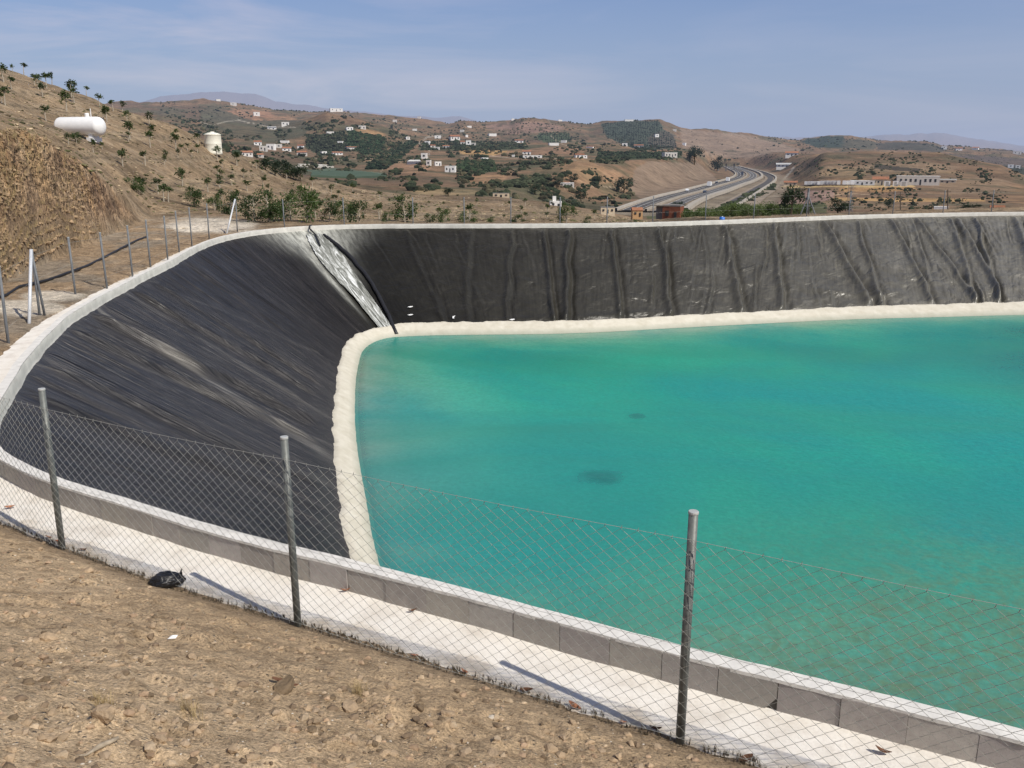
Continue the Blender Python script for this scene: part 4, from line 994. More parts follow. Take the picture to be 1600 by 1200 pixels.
for kind, n, lm_, bk in (('sapling', 7, 'leaf', 'bark'), ('bush', 5, 'leafb', 'bark'), ('tree', 5, 'leafd', 'barkd'), ('avocado', 4, 'leafp', 'bark')):
    L = []
    for i in range(n):
        t, c = tree_meshes('tree' if kind == 'avocado' else kind, 100+i*7+len(kind)); t.materials.append(M[bk]); c.materials.append(M[lm_]); L.append((t, c))
    TV[kind] = L
rt = random.Random(77)
def plant(kind, name, x, y, z, h, label, cat, group=None, wide=1., v=None):
    t, c = TV[kind][rt.randrange(len(TV[kind])) if v is None else v]
    r = empty(name, (x, y, z-.02), rt.uniform(0, 6.28)); r.scale = (h*wide, h*wide, h)
    a = link('trunk', t, r); b = link('crown', c, r); tag(r, label, cat, group); return r
G1 = 'young trees planted on the left hillside'
# traced from the photo: (foot x, foot y, height) in photo pixels
SAP = [(20,113,9),(37,114,15),(6,128,20),(8,165,22),(3,160,12),(18,140,16),(60,139,18),(54,133,13),(73,138,18),(81,130,14),(67,152,17),(104,174,24),(116,161,18),(112,150,12),(117,142,12),(135,149,13),(156,168,16),(177,174,15),(192,176,14),(167,190,20),(162,186,12),(199,193,17),(203,218,24),(201,221,12),(234,198,18),(237,215,16),(235,230,20),(276,215,12),(275,235,22),(310,228,16),(309,240,12),(340,250,18),(370,259,18),(192,260,22),(227,258,19),(259,252,14),(257,257,12),(284,240,12),(293,236,10),(223,302,22),(247,303,20),(285,292,22),(285,284,18),(325,300,20),(345,310,14),(256,315,24),(263,316,22),(72,189,18),(112,152,20),(146,238,16),(160,234,10),(107,226,14),(278,246,11),(300,246,10),(395,262,9),(410,270,8)]
for px, py, hp in SAP:
    x, y, z = hit(px, py, 50, 200); d = math.hypot(x, y); h = hp*d/1400*1.15
    plant('sapling', 'young_tree', x, y, z, h, 'young sapling with a thin pale trunk growing on the brown hillside left of the pond', 'young tree', G1, 1.15)
G2 = 'young trees planted on the slope behind the far rim'
rs_ = random.Random(12); cnt = 0
for py, step in ((262,34),(272,32),(281,34),(291,32),(301,34),(311,33),(321,36),(332,38),(341,42)):
    px = 340+rs_.uniform(0, 15)
    while px < 1010:
        crest = np.interp(px, [330,375,412,450,485,550,600,700,775,850,925,975,1012], [234,246,260,275,280,294,302,308,310,318,330,339,346])
        if py > crest+1 and not (px < 400 and py > 325):
            x, y, z = hit(px, py+rs_.uniform(-3, 3), 60, 200); d = math.hypot(x, y); h = rs_.uniform(.45, 1.15)
            plant('sapling', 'young_tree', x, y, z, h*(1.0 if d < 110 else 1.25), 'young sapling with sparse green leaves on the dry slope behind the far rim', 'young tree', G2, 1.25)
        px += step*rs_.uniform(.6, 1.5)
BUSH = [(303,323,26,30,'bright leafy bush on the slope left of the others above the track'),(336,329,20,22,'smaller bright bush between two bigger ones beyond the concrete patch'),(361,337,34,30,'dark leafy bush directly behind the braced fence post'),(398,347,36,34,'left half of the pair of tall bushes behind the curved rim'),(420,347,44,34,'tall bush touching its left neighbour behind the curved rim'),(455,349,38,34,'broad bush just left of the hose corner behind the rim'),(480,350,48,36,'tallest dark bush behind the far rim, close to the chute corner'),(515,351,30,30,'medium bush behind the rim right above the stained chute'),(543,350,28,30,'medium bush right of the one above the chute'),(562,350,32,20,'narrow bush with a pointed shoot behind the far rim'),(606,350,16,12,'very small round bush behind the far rim at the left'),(633,350,38,40,'bushy green clump behind the far rim left of the third thin post'),(672,351,14,20,'low flat bush close behind the far rim'),(697,349,22,22,'small bush with a leaning shoot behind the far rim'),(733,350,18,26,'low bush around a thin post behind the far rim'),(768,351,9,14,'tiny low bush just showing above the far rim'),(806,351,12,22,'low wide bush at a thin post behind the middle of the far rim'),(885,350,28,18,'upright bush behind the far rim right of the white chimney house'),(917,350,12,12,'tiny bush behind the far rim left of the beige hut'),(990,350,10,14,'small low bush left of the orange hut'),(210,298,18,22,'dark bush at the foot of the planted hillside beside the cut bank'),(218,302,12,14,'small bush right beside the dark bush at the cut bank'),(120,224,14,16,'small round bush in front of the long white tank')]
for px, py, hp, wp, lab in BUSH:
    x, y, z = hit(px, py, 48 if py > 300 else 50, 110) if not (380 < px < 1000 and py > 340) else (None,)*3
    if x is None:
        a, dy, dz = ray(px, py); rr_ = rt.uniform(50, 56); az = math.atan2(a, dy); x, y = rr_*math.sin(az), rr_*math.cos(az); z = gz(x, y)
    d = math.hypot(x, y); h = hp*d/1400*1.25
    plant('bush', 'bush', x, y, z, h, lab, 'bush', None, max(.8, wp/hp*.85))
# avocado grove behind the right part of the far rim
G3 = 'green trees of the grove behind the far rim'
for k_ in range(80):
    px = rt.uniform(1068, 1262); py = rt.uniform(328, 343)-(px-1068)*.02; rr_ = rt.uniform(95, 190)
    a, dy, dz = ray(px, py); az = math.atan2(a, dy); x, y = rr_*math.sin(az), rr_*math.cos(az); zt_ = gz(x, y)
    a, dy, dz = ray(px, rt.uniform(316, 333)+max(0, 12-(px-1068)*.2)); ztop = H+dz/math.hypot(a, dy)*rr_
    h = max(1.2, min(5, ztop-zt_))
    plant('avocado', 'grove_tree', x, y, zt_, h, 'pale green grove tree behind the far rim below the motorway', 'tree', G3, 1.05)
DT = [(1236,338,40,24,'dark tall tree in front of the pinkish slope left of the tripod mast'),(1309,336,22,28,'dark round tree just behind the rim right of the tripod mast'),(1085,258,26,22,'dark tree on the crest above the motorway'),(1120,268,22,12,'dark tree beside the motorway bend'),(836,304,16,20,'dark tree left of the two small ones above the chimney house'),(896,284,12,14,'small dark tree beside the low white building'),(934,290,14,14,'small dark tree on the bare mound'),(975,303,24,26,'dark clump of tree at the foot of the motorway cutting'),(908,315,20,18,'dark tree above and right of the chimney house'),(1262,333,14,12,'small tree in the gap left of the lattice mast'),(1515,331,10,24,'low dark tree left of the small white house at far right'),(1388,326,12,12,'low dark tree on the brown slope between the masts'),(455,280,24,18,'dark hedge tree at the left of the hillside hedge'),(430,274,20,18,'dark hedge tree in the middle of the hillside hedge'),(470,284,24,16,'dark hedge tree at the right of the hillside hedge'),(415,266,16,18,'leftmost dark hedge tree on the hill crest'),(443,277,24,16,'dark hedge tree between the middle and left hedge trees'),(1060,330,14,18,'dark tree between the orange hut and the brick house'),(870,296,14,16,'dark tree behind the white chimney house'),(700,306,12,16,'dark tree on the far crest of the planted slope')]
for px, py, hp, wp, lab in DT:
    x, y, z = hit(px, py, 100 if py > 240 else 400); d = math.hypot(x, y); h = hp*d/1400*1.15
    plant('tree', 'tree', x, y, z-.05*h, h, lab, 'tree', None, max(.8, wp/hp*1.1))

# distant scrub: one mass nobody could count
import bmesh
bm = bmesh.new(); bmesh.ops.create_icosphere(bm, subdivisions=1, radius=1); iv = np.array([v.co[:] for v in bm.verts]); if_ = np.array([[v.index for v in f.verts] for f in bm.faces]); bm.free()
SV = []; SF = []; SCc = []
rs = np.random.default_rng(9); n_ = 0
def scrub_at(px, py, size, col, rmin=240):
    global n_
    x, y, z = hit(px, py, rmin, 3900)
    d = math.hypot(x, y)
    if d < rmin: return
    r = size*(.6+.8*rs.random()); v = iv*(1+.35*rs.standard_normal((len(iv), 1))*.6)*[r*rs.uniform(.8, 1.5), r*rs.uniform(.8, 1.4), r*.8]+[x, y, z+r*.35]
    SV.append(v); SF.append(if_+n_*len(iv)); k = rs.uniform(.6, 1.35); SCc.append(np.tile(np.array(col)*k, (len(iv), 1))); n_ += 1
ZONES = [((240,560),(158,215),620,2.6),((300,620),(195,262),650,2.1),((560,1000),(180,232),800,2.4),((560,1060),(228,258),800,1.9),((640,860),(255,300),420,1.6),((850,1010),(255,312),170,1.6),((960,1060),(236,252),200,1.8),((1060,1250),(205,262),120,2.0),((1200,1600),(214,236),260,2.8),((1180,1600),(238,288),800,1.1),((1230,1600),(295,330),420,.8),((740,1000),(296,335),200,1.5),((480,640),(255,292),150,1.5)]
for (xa, xb), (ya, yb), n, sz in ZONES:
    for _ in range(int(n*2.1)):
        px, py = rs.uniform(xa, xb), rs.uniform(ya, yb)
        if vn(np.array([px/22.]), np.array([py/9.]), 55)[0] < .46: continue
        if 1000 < px < 1240 and 257 < py < 330: continue
        if 985 < px < 1120 and 250 < py: continue
        if 1060 < px < 1200 and 206 < py < 232 and rs.random() < .85: continue
        scrub_at(px, py, sz*(.35+.75*rs.random()**1.5), (.036, .046, .024) if rs.random() < .72 else (.080, .072, .040))
# orchard rows on the green fields (regular dots)
for P, c, dmin, a in FIELDS[:1]+FIELDS[2:5]+FIELDS[7:12]:
    xs = [p[0] for p in P]; ys = [p[1] for p in P]
    for yy in np.arange(min(ys), max(ys), 2.1):
        for xx in np.arange(min(xs), max(xs), 3.6):
            if inside(np.array([xx]), np.array([yy]), P)[0]: scrub_at(xx+rs.uniform(-.8, .8), yy+rs.uniform(-.3, .3), 1.7 if dmin > 600 else 1.2, np.array(c)*.62)
# motorway verge shrubs
for _ in range(160):
    px = rs.uniform(1130, 1210); py = 330-(px-1130)*.45+rs.uniform(-8, 5)
    if 1130 < px: scrub_at(px, py, 1.3, (.05, .06, .03))
me = mesh_np('scrub', np.concatenate(SV), np.concatenate(SF), False, {'Col': ('FLOAT_COLOR', np.concatenate(SCc))})
o = link('distant_scrub', me, None, M['scrub']); tag(o, 'dark scrub and orchard trees dotted over the distant hills', 'scrub', None, 'stuff')

# ------------------------------------------------------------------ motorway
def ribbon(P, o0, o1, z, name, mat, kind='structure', parent=None):
    P = np.array(P); t = np.gradient(P, axis=0); t /= np.linalg.norm(t, axis=1)[:, None]; n = np.stack([t[:, 1], -t[:, 0]], 1)
    A = P+n*o0; B = P+n*o1
    me = mesh_np(name, np.concatenate([np.column_stack([A, np.full(len(A), z)]), np.column_stack([B, np.full(len(B), z)])]), grid_faces(2, len(P)), False)
    o = link(name, me, parent, mat)
    if kind: tag(o, kind=kind)
    return o
def wall_strip(P, o0, z0, z1, w_, name, mat, label, cat):
    P = np.array(P); t = np.gradient(P, axis=0); t /= np.linalg.norm(t, axis=1)[:, None]; n = np.stack([t[:, 1], -t[:, 0]], 1)
    rows = [np.column_stack([P+n*a, np.full(len(P), z)]) for a, z in ((o0, z0), (o0, z1), (o0+w_, z1), (o0+w_, z0))]
    me = mesh_np(name, np.concatenate(rows), grid_faces(4, len(P)), False); o = link(name, me, None, mat); tag(o, label, cat); return o
ribbon(RW, -16, 15, ZR+.0, 'road_verge', M['verge'])
ribbon(RW, -13.2, -5.8, ZR+.25, 'road', M['asphalt']); ribbon(RW, .6, 8, ZR+.25, 'road', M['asphalt'])
for a in (-12.8, -9.5, -6.2, 1., 4.3, 7.6): ribbon(RW, a-.12, a+.12, ZR+.32, 'road_marking', M['line'])
wall_strip(RW, 12, ZR-1, ZR+1.6, 2.5, 'road_barrier', M['barrier'], 'long pale retaining wall on the near side of the motorway', 'barrier')
wall_strip(RW, -3.4, ZR-1, ZR+.9, 1.0, 'road_barrier', M['barrier'], 'low pale median barrier between the motorway carriageways', 'barrier')
wall_strip(RW, -16, ZR-1, ZR+1.1, 1.0, 'road_barrier', M['barrier'], 'low pale barrier on the hill side of the motorway', 'barrier')
ribbon(SW, -5.5, 5.5, ZR-.1, 'road_verge', M['verge']); ribbon(SW, -3, 2.2, ZR+.12, 'slip_road', M['asphalt'])
wall_strip(SW, 4, ZR-1, ZR+1.2, 1.6, 'road_barrier', M['barrier'], 'pale barrier curving along the slip road right of the motorway', 'barrier')
ribbon(TW, -5, 5, ZR+.10, 'dirt_track', M['verge'])
# dirt tracks in the hills
for pts, w_ in (([(1213,292),(1222,282),(1233,270)], 3.5), ([(1012,318),(1030,312),(1048,305)], 2.)):
    pass
# overpass at the end of the bend
x0, y0 = un(1112, 262, ZR); a = hit(1112, 251, 800, 2200); b = hit(1152, 251, 800, 2200)
E_ = empty('overpass', (0, 0, 0)); tag(E_, 'low concrete overpass where the motorway disappears behind the hills', 'bridge')
dd = 1350.; az1, az2 = [math.atan2(*ray(q_, 252)[:2]) for q_ in (1114, 1156)]
p1 = Vector((dd*math.sin(az1), dd*math.cos(az1), -9)); p2 = Vector((dd*math.sin(az2), dd*math.cos(az2), -9)); mid_ = (p1+p2)/2; ang = math.atan2(p2.y-p1.y, p2.x-p1.x)
mb = MB(); mb.box((*mid_[:2], -9.2), ((p2-p1).length, 9, 1.8), ang); mb.build('deck', M['verge'], E_)
for s_ in (.2, .5, .8):
    q_ = p1.lerp(p2, s_); mb = MB(); mb.box((q_.x, q_.y, -15.5), (2, 6, 10.7), ang); mb.build('pier', M['concretef'], E_)

def vehicle(name, x, y, z, rz, L, Wd, Hg, mat, label, cat, group=None, truck=False):
    E_ = empty(name, (x, y, z), rz); tag(E_, label, cat, group); mb = MB()
    if truck:
        pr = [(-L/2, .5), (L/2, .5), (L/2, Hg*.55), (L*.42, Hg*.82), (L*.27, Hg*.82), (L*.27, Hg), (-L/2, Hg)]
    else:
        pr = [(-L/2, .35), (L/2, .35), (L/2, Hg*.55), (L*.30, Hg*.62), (L*.16, Hg), (-L*.36, Hg), (-L/2, Hg*.62)]
    n = len(pr); vs = [(a, -Wd/2, b) for a, b in pr]+[(a, Wd/2, b) for a, b in pr]
    mb.add(vs, [tuple(range(n)), tuple(range(2*n-1, n-1, -1))]+[(i, i+n, (i+1) % n+n, (i+1) % n) for i in range(n)])
    mb.build('body', mat, E_)
    for sx in (-.32, .32):
        for sy in (-1, 1):
            mb = MB(); mb.lathe([(.34, -.12), (.34, .12)], 10); o = mb.build('wheel', M['tyre'], E_); o.location = (sx*L, sy*Wd*.46, .34); o.rotation_euler = (PI/2, 0, 0)
    mb = MB(); a = .27 if truck else .1
    mb.box((L*(.37 if truck else .02), 0, Hg*.70 if truck else Hg*.79), (L*.14 if truck else L*.5, Wd+.04, Hg*.14 if truck else Hg*.2)); mb.build('window', M['pane'], E_)
def on_road(P, t, o0):
    i = int(t*(len(P)-2)); d = P[i+1]-P[i]; d = d/np.linalg.norm(d); n = np.array([d[1], -d[0]]); q_ = P[i]+n*o0; return q_[0], q_[1], math.atan2(d[1], d[0])
for t, o0, tk, mt, lab in ((.42, -8, True, 'van', 'white lorry on the motorway, the largest vehicle on its straight'),(.33, -11, False, 'van', 'white car behind the white lorry on the motorway'),(.50, -11, False, 'cardark', 'dark car ahead of the white lorry on the motorway'),(.56, -8, True, 'van', 'white van nearer the motorway bend'),(.30, 3, False, 'cardark', 'dark car on the near carriageway of the motorway'),(.72, -8, True, 'cardark', 'dark blue lorry on the motorway bend')):
    x, y, rz = on_road(RW, t, o0)
    vehicle('truck' if tk else 'car', x, y, ZR+.27, rz, 9.5 if tk else 4.6, 2.6 if tk else 1.8, 3.4 if tk else 1.5, M[mt], lab, 'truck' if tk else 'car', None, tk)

# ------------------------------------------------------------------ buildings
rh = random.Random(21)
def house(px, py, wp, hp, style, label, name='house', wall='whitewall', rmin=100, rot=None, d=None, deep=.7, nwin=None):
    if d is None: x, y, z = hit(px, py, rmin, 3900)
    else:
        a, dy, dz = ray(px, py); az = math.atan2(a, dy); x, y = d*math.sin(az), d*math.cos(az); z = H+dz/math.hypot(a, dy)*d
    D_ = math.hypot(x, y); k = D_/1400*.97; w_ = wp*k; h = hp*k; dp = min(w_*deep, 14)
    rz = -math.atan2(x, y)+(rh.uniform(-.35, .35) if rot is None else rot)
    E_ = empty(name, (x, y, z), rz); tag(E_, label, 'building' if name != 'house' else 'house')
    bh = h if style == 'flat' else h*.68
    mb = MB(); sk_ = min(3., .5*h+.3); mb.box((0, 0, (bh-sk_)/2), (w_, dp, bh+sk_)); mb.build('wall', M[wall], E_)
    mb = MB()
    if style == 'flat':
        mb.box((0, 0, bh+h*.03), (w_*1.02, dp*1.02, h*.06+.05)); mb.build('roof', M['whitewall' if wall == 'whitewall' else 'concretef'], E_)
    elif style in ('gable', 'grey'):
        a, b = w_*.54, dp*.58; vs = [(-a, -b, bh), (a, -b, bh), (a, b, bh), (-a, b, bh), (-a, 0, h), (a, 0, h)]
        mb.add(vs, [(0, 1, 5, 4), (2, 3, 4, 5), (0, 4, 3), (1, 2, 5), (3, 2, 1, 0)]); mb.build('roof', M['terracotta' if style == 'gable' else 'greyroof'], E_)
    n = nwin if nwin is not None else max(1, min(6, int(wp/5)))
    if hp >= 4:
        for i in range(n):
            xx = (-.5+(i+.5)/n)*w_*.92; mb = MB(); ww = min(w_/n*.38, 1.6+h*.1); wh = bh*.34
            if i == n//2 and n > 1: mb.box((xx, -dp/2-.02, bh*.34), (ww*.8, .12, bh*.62)); mb.build('door', M['pane'], E_)
            else: mb.box((xx, -dp/2-.02, bh*.56), (ww, .12, wh)); mb.build('window', M['pane'], E_)
    return E_, w_, h, dp
HS = [
 (365,165,8,4,'flat','white house just below the left end of the hazy skyline'),(341,158,6,2.5,'flat','tiny white house on the left skyline ridge'),(401,181,9,5,'flat','pale house above the dark scrub left of the bare conical hill'),
 (446,196,11,4.5,'flat','white house on the shoulder left of the bare conical hill'),(425,202,12,4,'grey','grey roofed house under the shoulder of the conical hill'),(525,174,19,4,'flat','long white villa on top of the bare conical hill'),
 (546,203,10,4,'flat','left of two white houses halfway down the conical hill'),(566,201,11,4,'flat','right of two white houses halfway down the conical hill'),
 (403,227,11,7,'gable','tile roofed white house at the upper left of the hillside hamlet'),(412,236,11,7,'flat','big white house at the left of the hillside hamlet'),(424,234,12,8,'flat','white house in the middle of the hillside hamlet'),(436,231,9,5,'flat','white house at the right of the hillside hamlet'),(448,236,13,6,'gable','house with red roof right of the hillside hamlet'),(445,223,12,3,'flat','low white building above the hillside hamlet'),
 (385,244,17,8,'gable','broad pale building below the hamlet, nearest the hill crest'),(407,246,9,6,'gable','small yellowish building beside the broad pale one'),(472,243,14,7,'gable','red roofed house between hamlet and green netting'),(470,232,9,6,'gable','small ochre house above the red roofed one'),
 (506,241,8,4,'flat','small white house on the dark orchard edge'),(527,242,15,5,'gable','white farmhouse with outbuildings beside the dark orchard'),(550,232,18,3,'gable','long tan roofed farm shed above the green ravine'),(516,209,11,3,'flat','low white shed in the terraced orchard'),(532,224,8,3,'flat','small pale hut on the orchard edge'),
 (617,191,6,3.5,'flat','small white house on the hazy ridge right of the conical hill'),(648,204,7,2.5,'flat','tiny white house on the slope below the hazy ridge'),(655,184,5,2.5,'flat','tiny white house on the skyline right of the conical hill'),(637,218,6,4,'flat','small white house at the top of the dark green ravine'),
 (684,216,9,4,'flat','white house above the winding lane'),(668,226,8,5,'flat','upper white house by the winding lane'),(676,231,8,5,'gable','middle tile roofed house by the winding lane'),(683,234,7,4,'flat','lower white house by the winding lane'),
 (710,219,15,8,'gable','orange roofed farmhouse, largest in the middle village'),(723,226,7,6,'gable','narrow house right below the orange roofed farmhouse'),(732,227,8,7,'flat','cream house in the middle village'),(740,228,7,4.5,'flat','white house at the right end of the middle village'),(697,231,10,4,'gable','low house left of the village centre'),
 (663,248,9,8,'flat','upper white house on the near knoll'),(670,259,7,8,'flat','narrow white house on the near knoll'),(684,259,10,6,'flat','white house in the middle of the near knoll'),(704,269,16,9,'flat','white house with dark windows at the foot of the near knoll'),
 (733,199,7,2.2,'flat','small white strip of a house high on the middle ridge'),(722,206,6,3,'flat','white hut under the middle ridge'),(729,214,4,3,'flat','tiny white hut above the middle village'),(769,212,12,3,'flat','low white house right above the middle village'),(801,188,4,2.5,'flat','tiny white house on the skyline left of the dotted hill'),(875,187,6,2,'flat','tiny white house on the skyline right of the dotted hill'),
 (811,223,13,5,'gable','house among trees right of the golden field'),(865,227,15,3.5,'flat','long white house above the green terraces'),(881,223,8,3.5,'flat','white hut right of the long white house'),(823,241,13,6,'gable','tile roofed house above the long white wall'),(757,249,11,2.5,'flat','white farm shed by the green terrace'),(802,245,4,3,'flat','tiny white hut left of the tile roofed house'),
 (905,246,14,6,'gable','reddish roofed house on top of the bare mound'),(914,247,6,4,'flat','small white annexe right of the house on the bare mound'),(886,292,21,6,'flat','long low white farm building on the mid slope'),(882,287,16,3,'gable','tan roofed shed behind the long low farm building'),
 (998,230,14,4,'gable','row house below the big dark orchard'),(976,228,8,4,'flat','small white house left below the big dark orchard'),(1026,214,6,4,'flat','small white house on the lower edge of the big dark orchard'),(1054,205,5,3,'flat','white hut on the bare hill right of the dark orchard'),(1069,227,5,3.5,'flat','white hut at the foot of the bare hill'),(922,231,11,3,'gable','low house in the trees left of the dark orchard'),(983,189,14,2,'flat','flat white house on the skyline over the dark orchard'),
 (1046,246,20,7,'flat','modern white house above the motorway cutting'),(1237,244,18,7,'gable','pale villa on the rise right of the motorway'),(1226,262,24,7,'grey','grey shed in dark trees right of the motorway bend'),
 (1475,233,7,4,'flat','leftmost white house on the right skyline'),(1498,235,8,4,'gable','pale house on the right skyline between trees'),(1524,234,8,4,'gable','rightmost pale house of the skyline hamlet'),(1589,241,10,4,'flat','white building at the right edge of the skyline'),(1579,262,7,4,'flat','left white block in the dark trees at the far right'),(1590,263,6,4,'flat','right white block in the dark trees at the far right')]
for a in HS: house(*a, rmin=210)
# buildings of the works yard
house(1235,290,19,7,'gable','tile roofed beige office at the left end of the white row','building','creamwall',400,0.)
house(1347,289,34,6,'flat','long low white workshop in the middle of the yard','building','whitewall',400,0.,None,.4,5)
house(1375,289,21,12,'gable','taller brown roofed workshop in the yard','building','creamwall',400,0.,None,.5,4)
house(1433,289,56,12,'flat','largest pale warehouse at the right of the yard','building','whitewall',400,0.06,None,.4,8)
house(1480,286,22,6,'grey','low grey roofed shed right of the large warehouse','building','creamwall',400,0.,None,.4,3)
# near buildings beyond the rim
E_, w_, h, dp = house(1051,347,28,25,'flat','unfinished red brick house with a square opening just beyond the rim','house','brick',100,-.25,120,.8,2)
mb = MB(); mb.box((-w_*.72, .3, h*.48), (w_*.42, dp*.7, h*1.0)); mb.build('side_wall', M['concretef'], E_)
mb = MB(); mb.box((-w_*.62, -.1, h*1.02), (w_*1.1, dp*.95, .12)); mb.build('roof_slab', M['barrier'], E_)
house(995,338,16,14,'gable','small orange rendered hut left of the brick house','house','orangewall',100,.2,130,.8,2)
house(949,333,22,9,'flat','low beige block hut on the slope above the rim','house','creamwall',100,.1,148,.6,3)
E_, w_, h, dp = house(868,323,18,8,'flat','white cottage with a tall square chimney tower','house','whitewall',100,.1,160,.8,2)
mb = MB(); mb.box((-w_*.12, 0, h*1.1), (w_*.30, w_*.3, h*1.9)); mb.build('chimney', M['whitewall'], E_)
house(783,308,26,6,'flat','long low beige wall building on the planted crest','building','creamwall',100,0.,185,.3,3)
house(832,247,30,4,'flat','long white retaining building under the tile roofed house','building','whitewall',200,0.,None,.2,4)
house(1470,331,19,7,'flat','plain white box shaped hut just beyond the right rim','building','whitewall',100,0.,330,.5,0)
house(1557,332,18,10,'gable','small white house with dark windows beyond the right rim','house','whitewall',100,0.1,330,.7,4)
# greenhouse sheets
def sheet(pts, lift, mat, name, label, cat):
    E_ = empty(name, (0, 0, 0)); W3 = [hit(a, b, 200, 1500) for a, b in pts]; zt_ = max(w[2] for w in W3)+lift
    n = len(W3); mb = MB(); vs = [(w[0], w[1], w[2]-2) for w in W3]+[(w[0], w[1], w[2]+lift) for w in W3]
    mb.add(vs, [tuple(range(n, 2*n))]+[(i, (i+1) % n, (i+1) % n+n, i+n) for i in range(n)]); o = mb.build('cover', M[mat], E_); tag(E_, label, cat)
sheet([(462,263),(522,262),(508,258.5),(466,258)], .9, 'plasticroof', 'greenhouse', 'long white plastic roofed greenhouse in the valley', 'greenhouse')
sheet([(486,276),(545,279),(604,276),(580,271),(520,268),(488,270)], .8, 'netting', 'greenhouse', 'green netting greenhouse on the valley floor', 'greenhouse')
sheet([(636,257),(658,257),(656,254.5),(640,254.5)], 2.5, 'plasticroof', 'greenhouse', 'narrow white roofed greenhouse left of the near knoll', 'greenhouse')
# vehicles lined up in the yard
for i, px in enumerate([1259,1264,1269,1274,1279,1284,1289,1294,1299,1304,1310,1319,1325,1332]):
    x, y, z = hit(px, 289.5, 400, 900); az = -math.atan2(x, y)
    vehicle('parked_van', x, y, z, az+PI/2, 5.5, 2.0, 2.6, M['van'], 'white van in the row parked along the edge of the yard', 'van', 'white vans parked in a row in the yard', True)
for px, wp, lab in ((1386,8,'white container left of the big warehouse door'),(1399,7,'second white container before the big warehouse'),(1412,9,'third white container, just before the big warehouse')):
    x, y, z = hit(px, 291, 400, 900); d = math.hypot(x, y)/1400; E_ = empty('container', (x, y, z), -math.atan2(x, y)); tag(E_, lab, 'container'); mb = MB(); mb.box((0, 0, 1.4), (wp*d, 2.4, 2.9)); 
    mb.build('box', M['van'], E_); mb = MB(); mb.box((0, -1.24, 1.4), (wp*d*.5, .06, 2.4)); mb.build('door', M['greyroof'], E_)

# ------------------------------------------------------------------ masts, poles, blue drum
def far_pt(px, py, d):
    a, dy, dz = ray(px, py); az = math.atan2(a, dy); return Vector((d*math.sin(az), d*math.cos(az), H+dz/math.hypot(a, dy)*d))
mb = MB(); dA = 70
t = far_pt(1263,305,dA)
for q_, dd in ((1249,dA),(1275,dA),(1264,dA+2.5)):
    f_ = far_pt(q_,338,dd); f_.z = gz(f_.x, f_.y)-.2; mb.tube([f_, t], .045, 6)
mb.tube([t-Vector((0,0,.3)), t+Vector((0,0,.5))], .08, 6)
mb.tube([far_pt(1256,322,dA), far_pt(1269.5,322,dA)], .03, 5)
o = mb.build('tripod_mast', M['pylon']); tag(o, 'tall grey three legged mast standing behind the far rim', 'mast')
def lattice(px, ytop, ybot, d, wp, label):
    E_ = empty('lattice_pylon', (0, 0, 0)); tag(E_, label, 'pylon'); b = far_pt(px, ybot, d); t = far_pt(px, ytop, d); hgt = t.z-b.z; w0 = wp*d/1400; mb = MB()
    for sx in (-1, 1):
        for sy in (-1, 1): mb.tube([b+Vector((sx*w0/2, sy*w0/2, -2)), t+Vector((sx*w0*.22, sy*w0*.22, 0))], w0*.035, 4)
    n = 7
    for i in range(n):
        z0 = i/n; z1 = (i+1)/n; a = w0/2*(1-z0)+w0*.22*z0; c = w0/2*(1-z1)+w0*.22*z1
        for sy in (-1, 1):
            mb.tube([b+Vector((-a, sy*a, hgt*z0)), b+Vector((c, sy*c, hgt*z1))], w0*.022, 4); mb.tube([b+Vector((a, sy*a, hgt*z0)), b+Vector((-c, sy*c, hgt*z1))], w0*.022, 4)
    mb.build('tower', M['pylon'], E_)
    for q_ in (.80, .95):
        mb = MB(); mb.tube([b+Vector((-w0*.7, 0, hgt*q_)), b+Vector((w0*.7, 0, hgt*q_))], w0*.04, 4); mb.build('cross_arm', M['pylon'], E_)
lattice(1328, 290, 337, 260, 7, 'grey lattice pylon in front of the brown slope right of the tripod mast')
for px, yt, lab in ((1407,300,'thin pole with a short crossarm left of the white box hut'),(1481,296,'thin pole with a short crossarm right of the white box hut'),(1552,303,'thin pole with a short crossarm above the small white house at the right')):
    E_ = empty('utility_pole', (0, 0, 0)); tag(E_, lab, 'pole'); b = far_pt(px, 337, 230); t = far_pt(px, yt, 230); mb = MB(); mb.tube([b, t], [.16, .11], 6); mb.build('pole', M['wood'], E_)
    mb = MB(); mb.tube([t+Vector((-.8, 0, -.5)), t+Vector((.8, 0, -.5))], .07, 4); mb.build('cross_arm', M['wood'], E_)
x, y, z = far_pt(1128, 347, 52); g_ = gz(x, y); mb = MB(); mb.smooth = True
zt_ = far_pt(1128, 339, 52).z; R_ = .15
E_ = empty('blue_drum', (x, y, g_)); tag(E_, 'small bright blue drum peeking over the far rim below the motorway', 'drum')
hh = zt_-g_; mb.lathe([(R_*.9, 0), (R_, .04), (R_, hh*.35), (R_*1.03, hh*.37), (R_, hh*.39), (R_, hh*.85), (R_*.8, hh*.96), (R_*.4, hh)], 18); mb.build('barrel', M['blue'], E_); mb = MB(); mb.lathe([(.045, hh), (.045, hh+.035)], 10); mb.build('cap', M['white_tank'], E_)

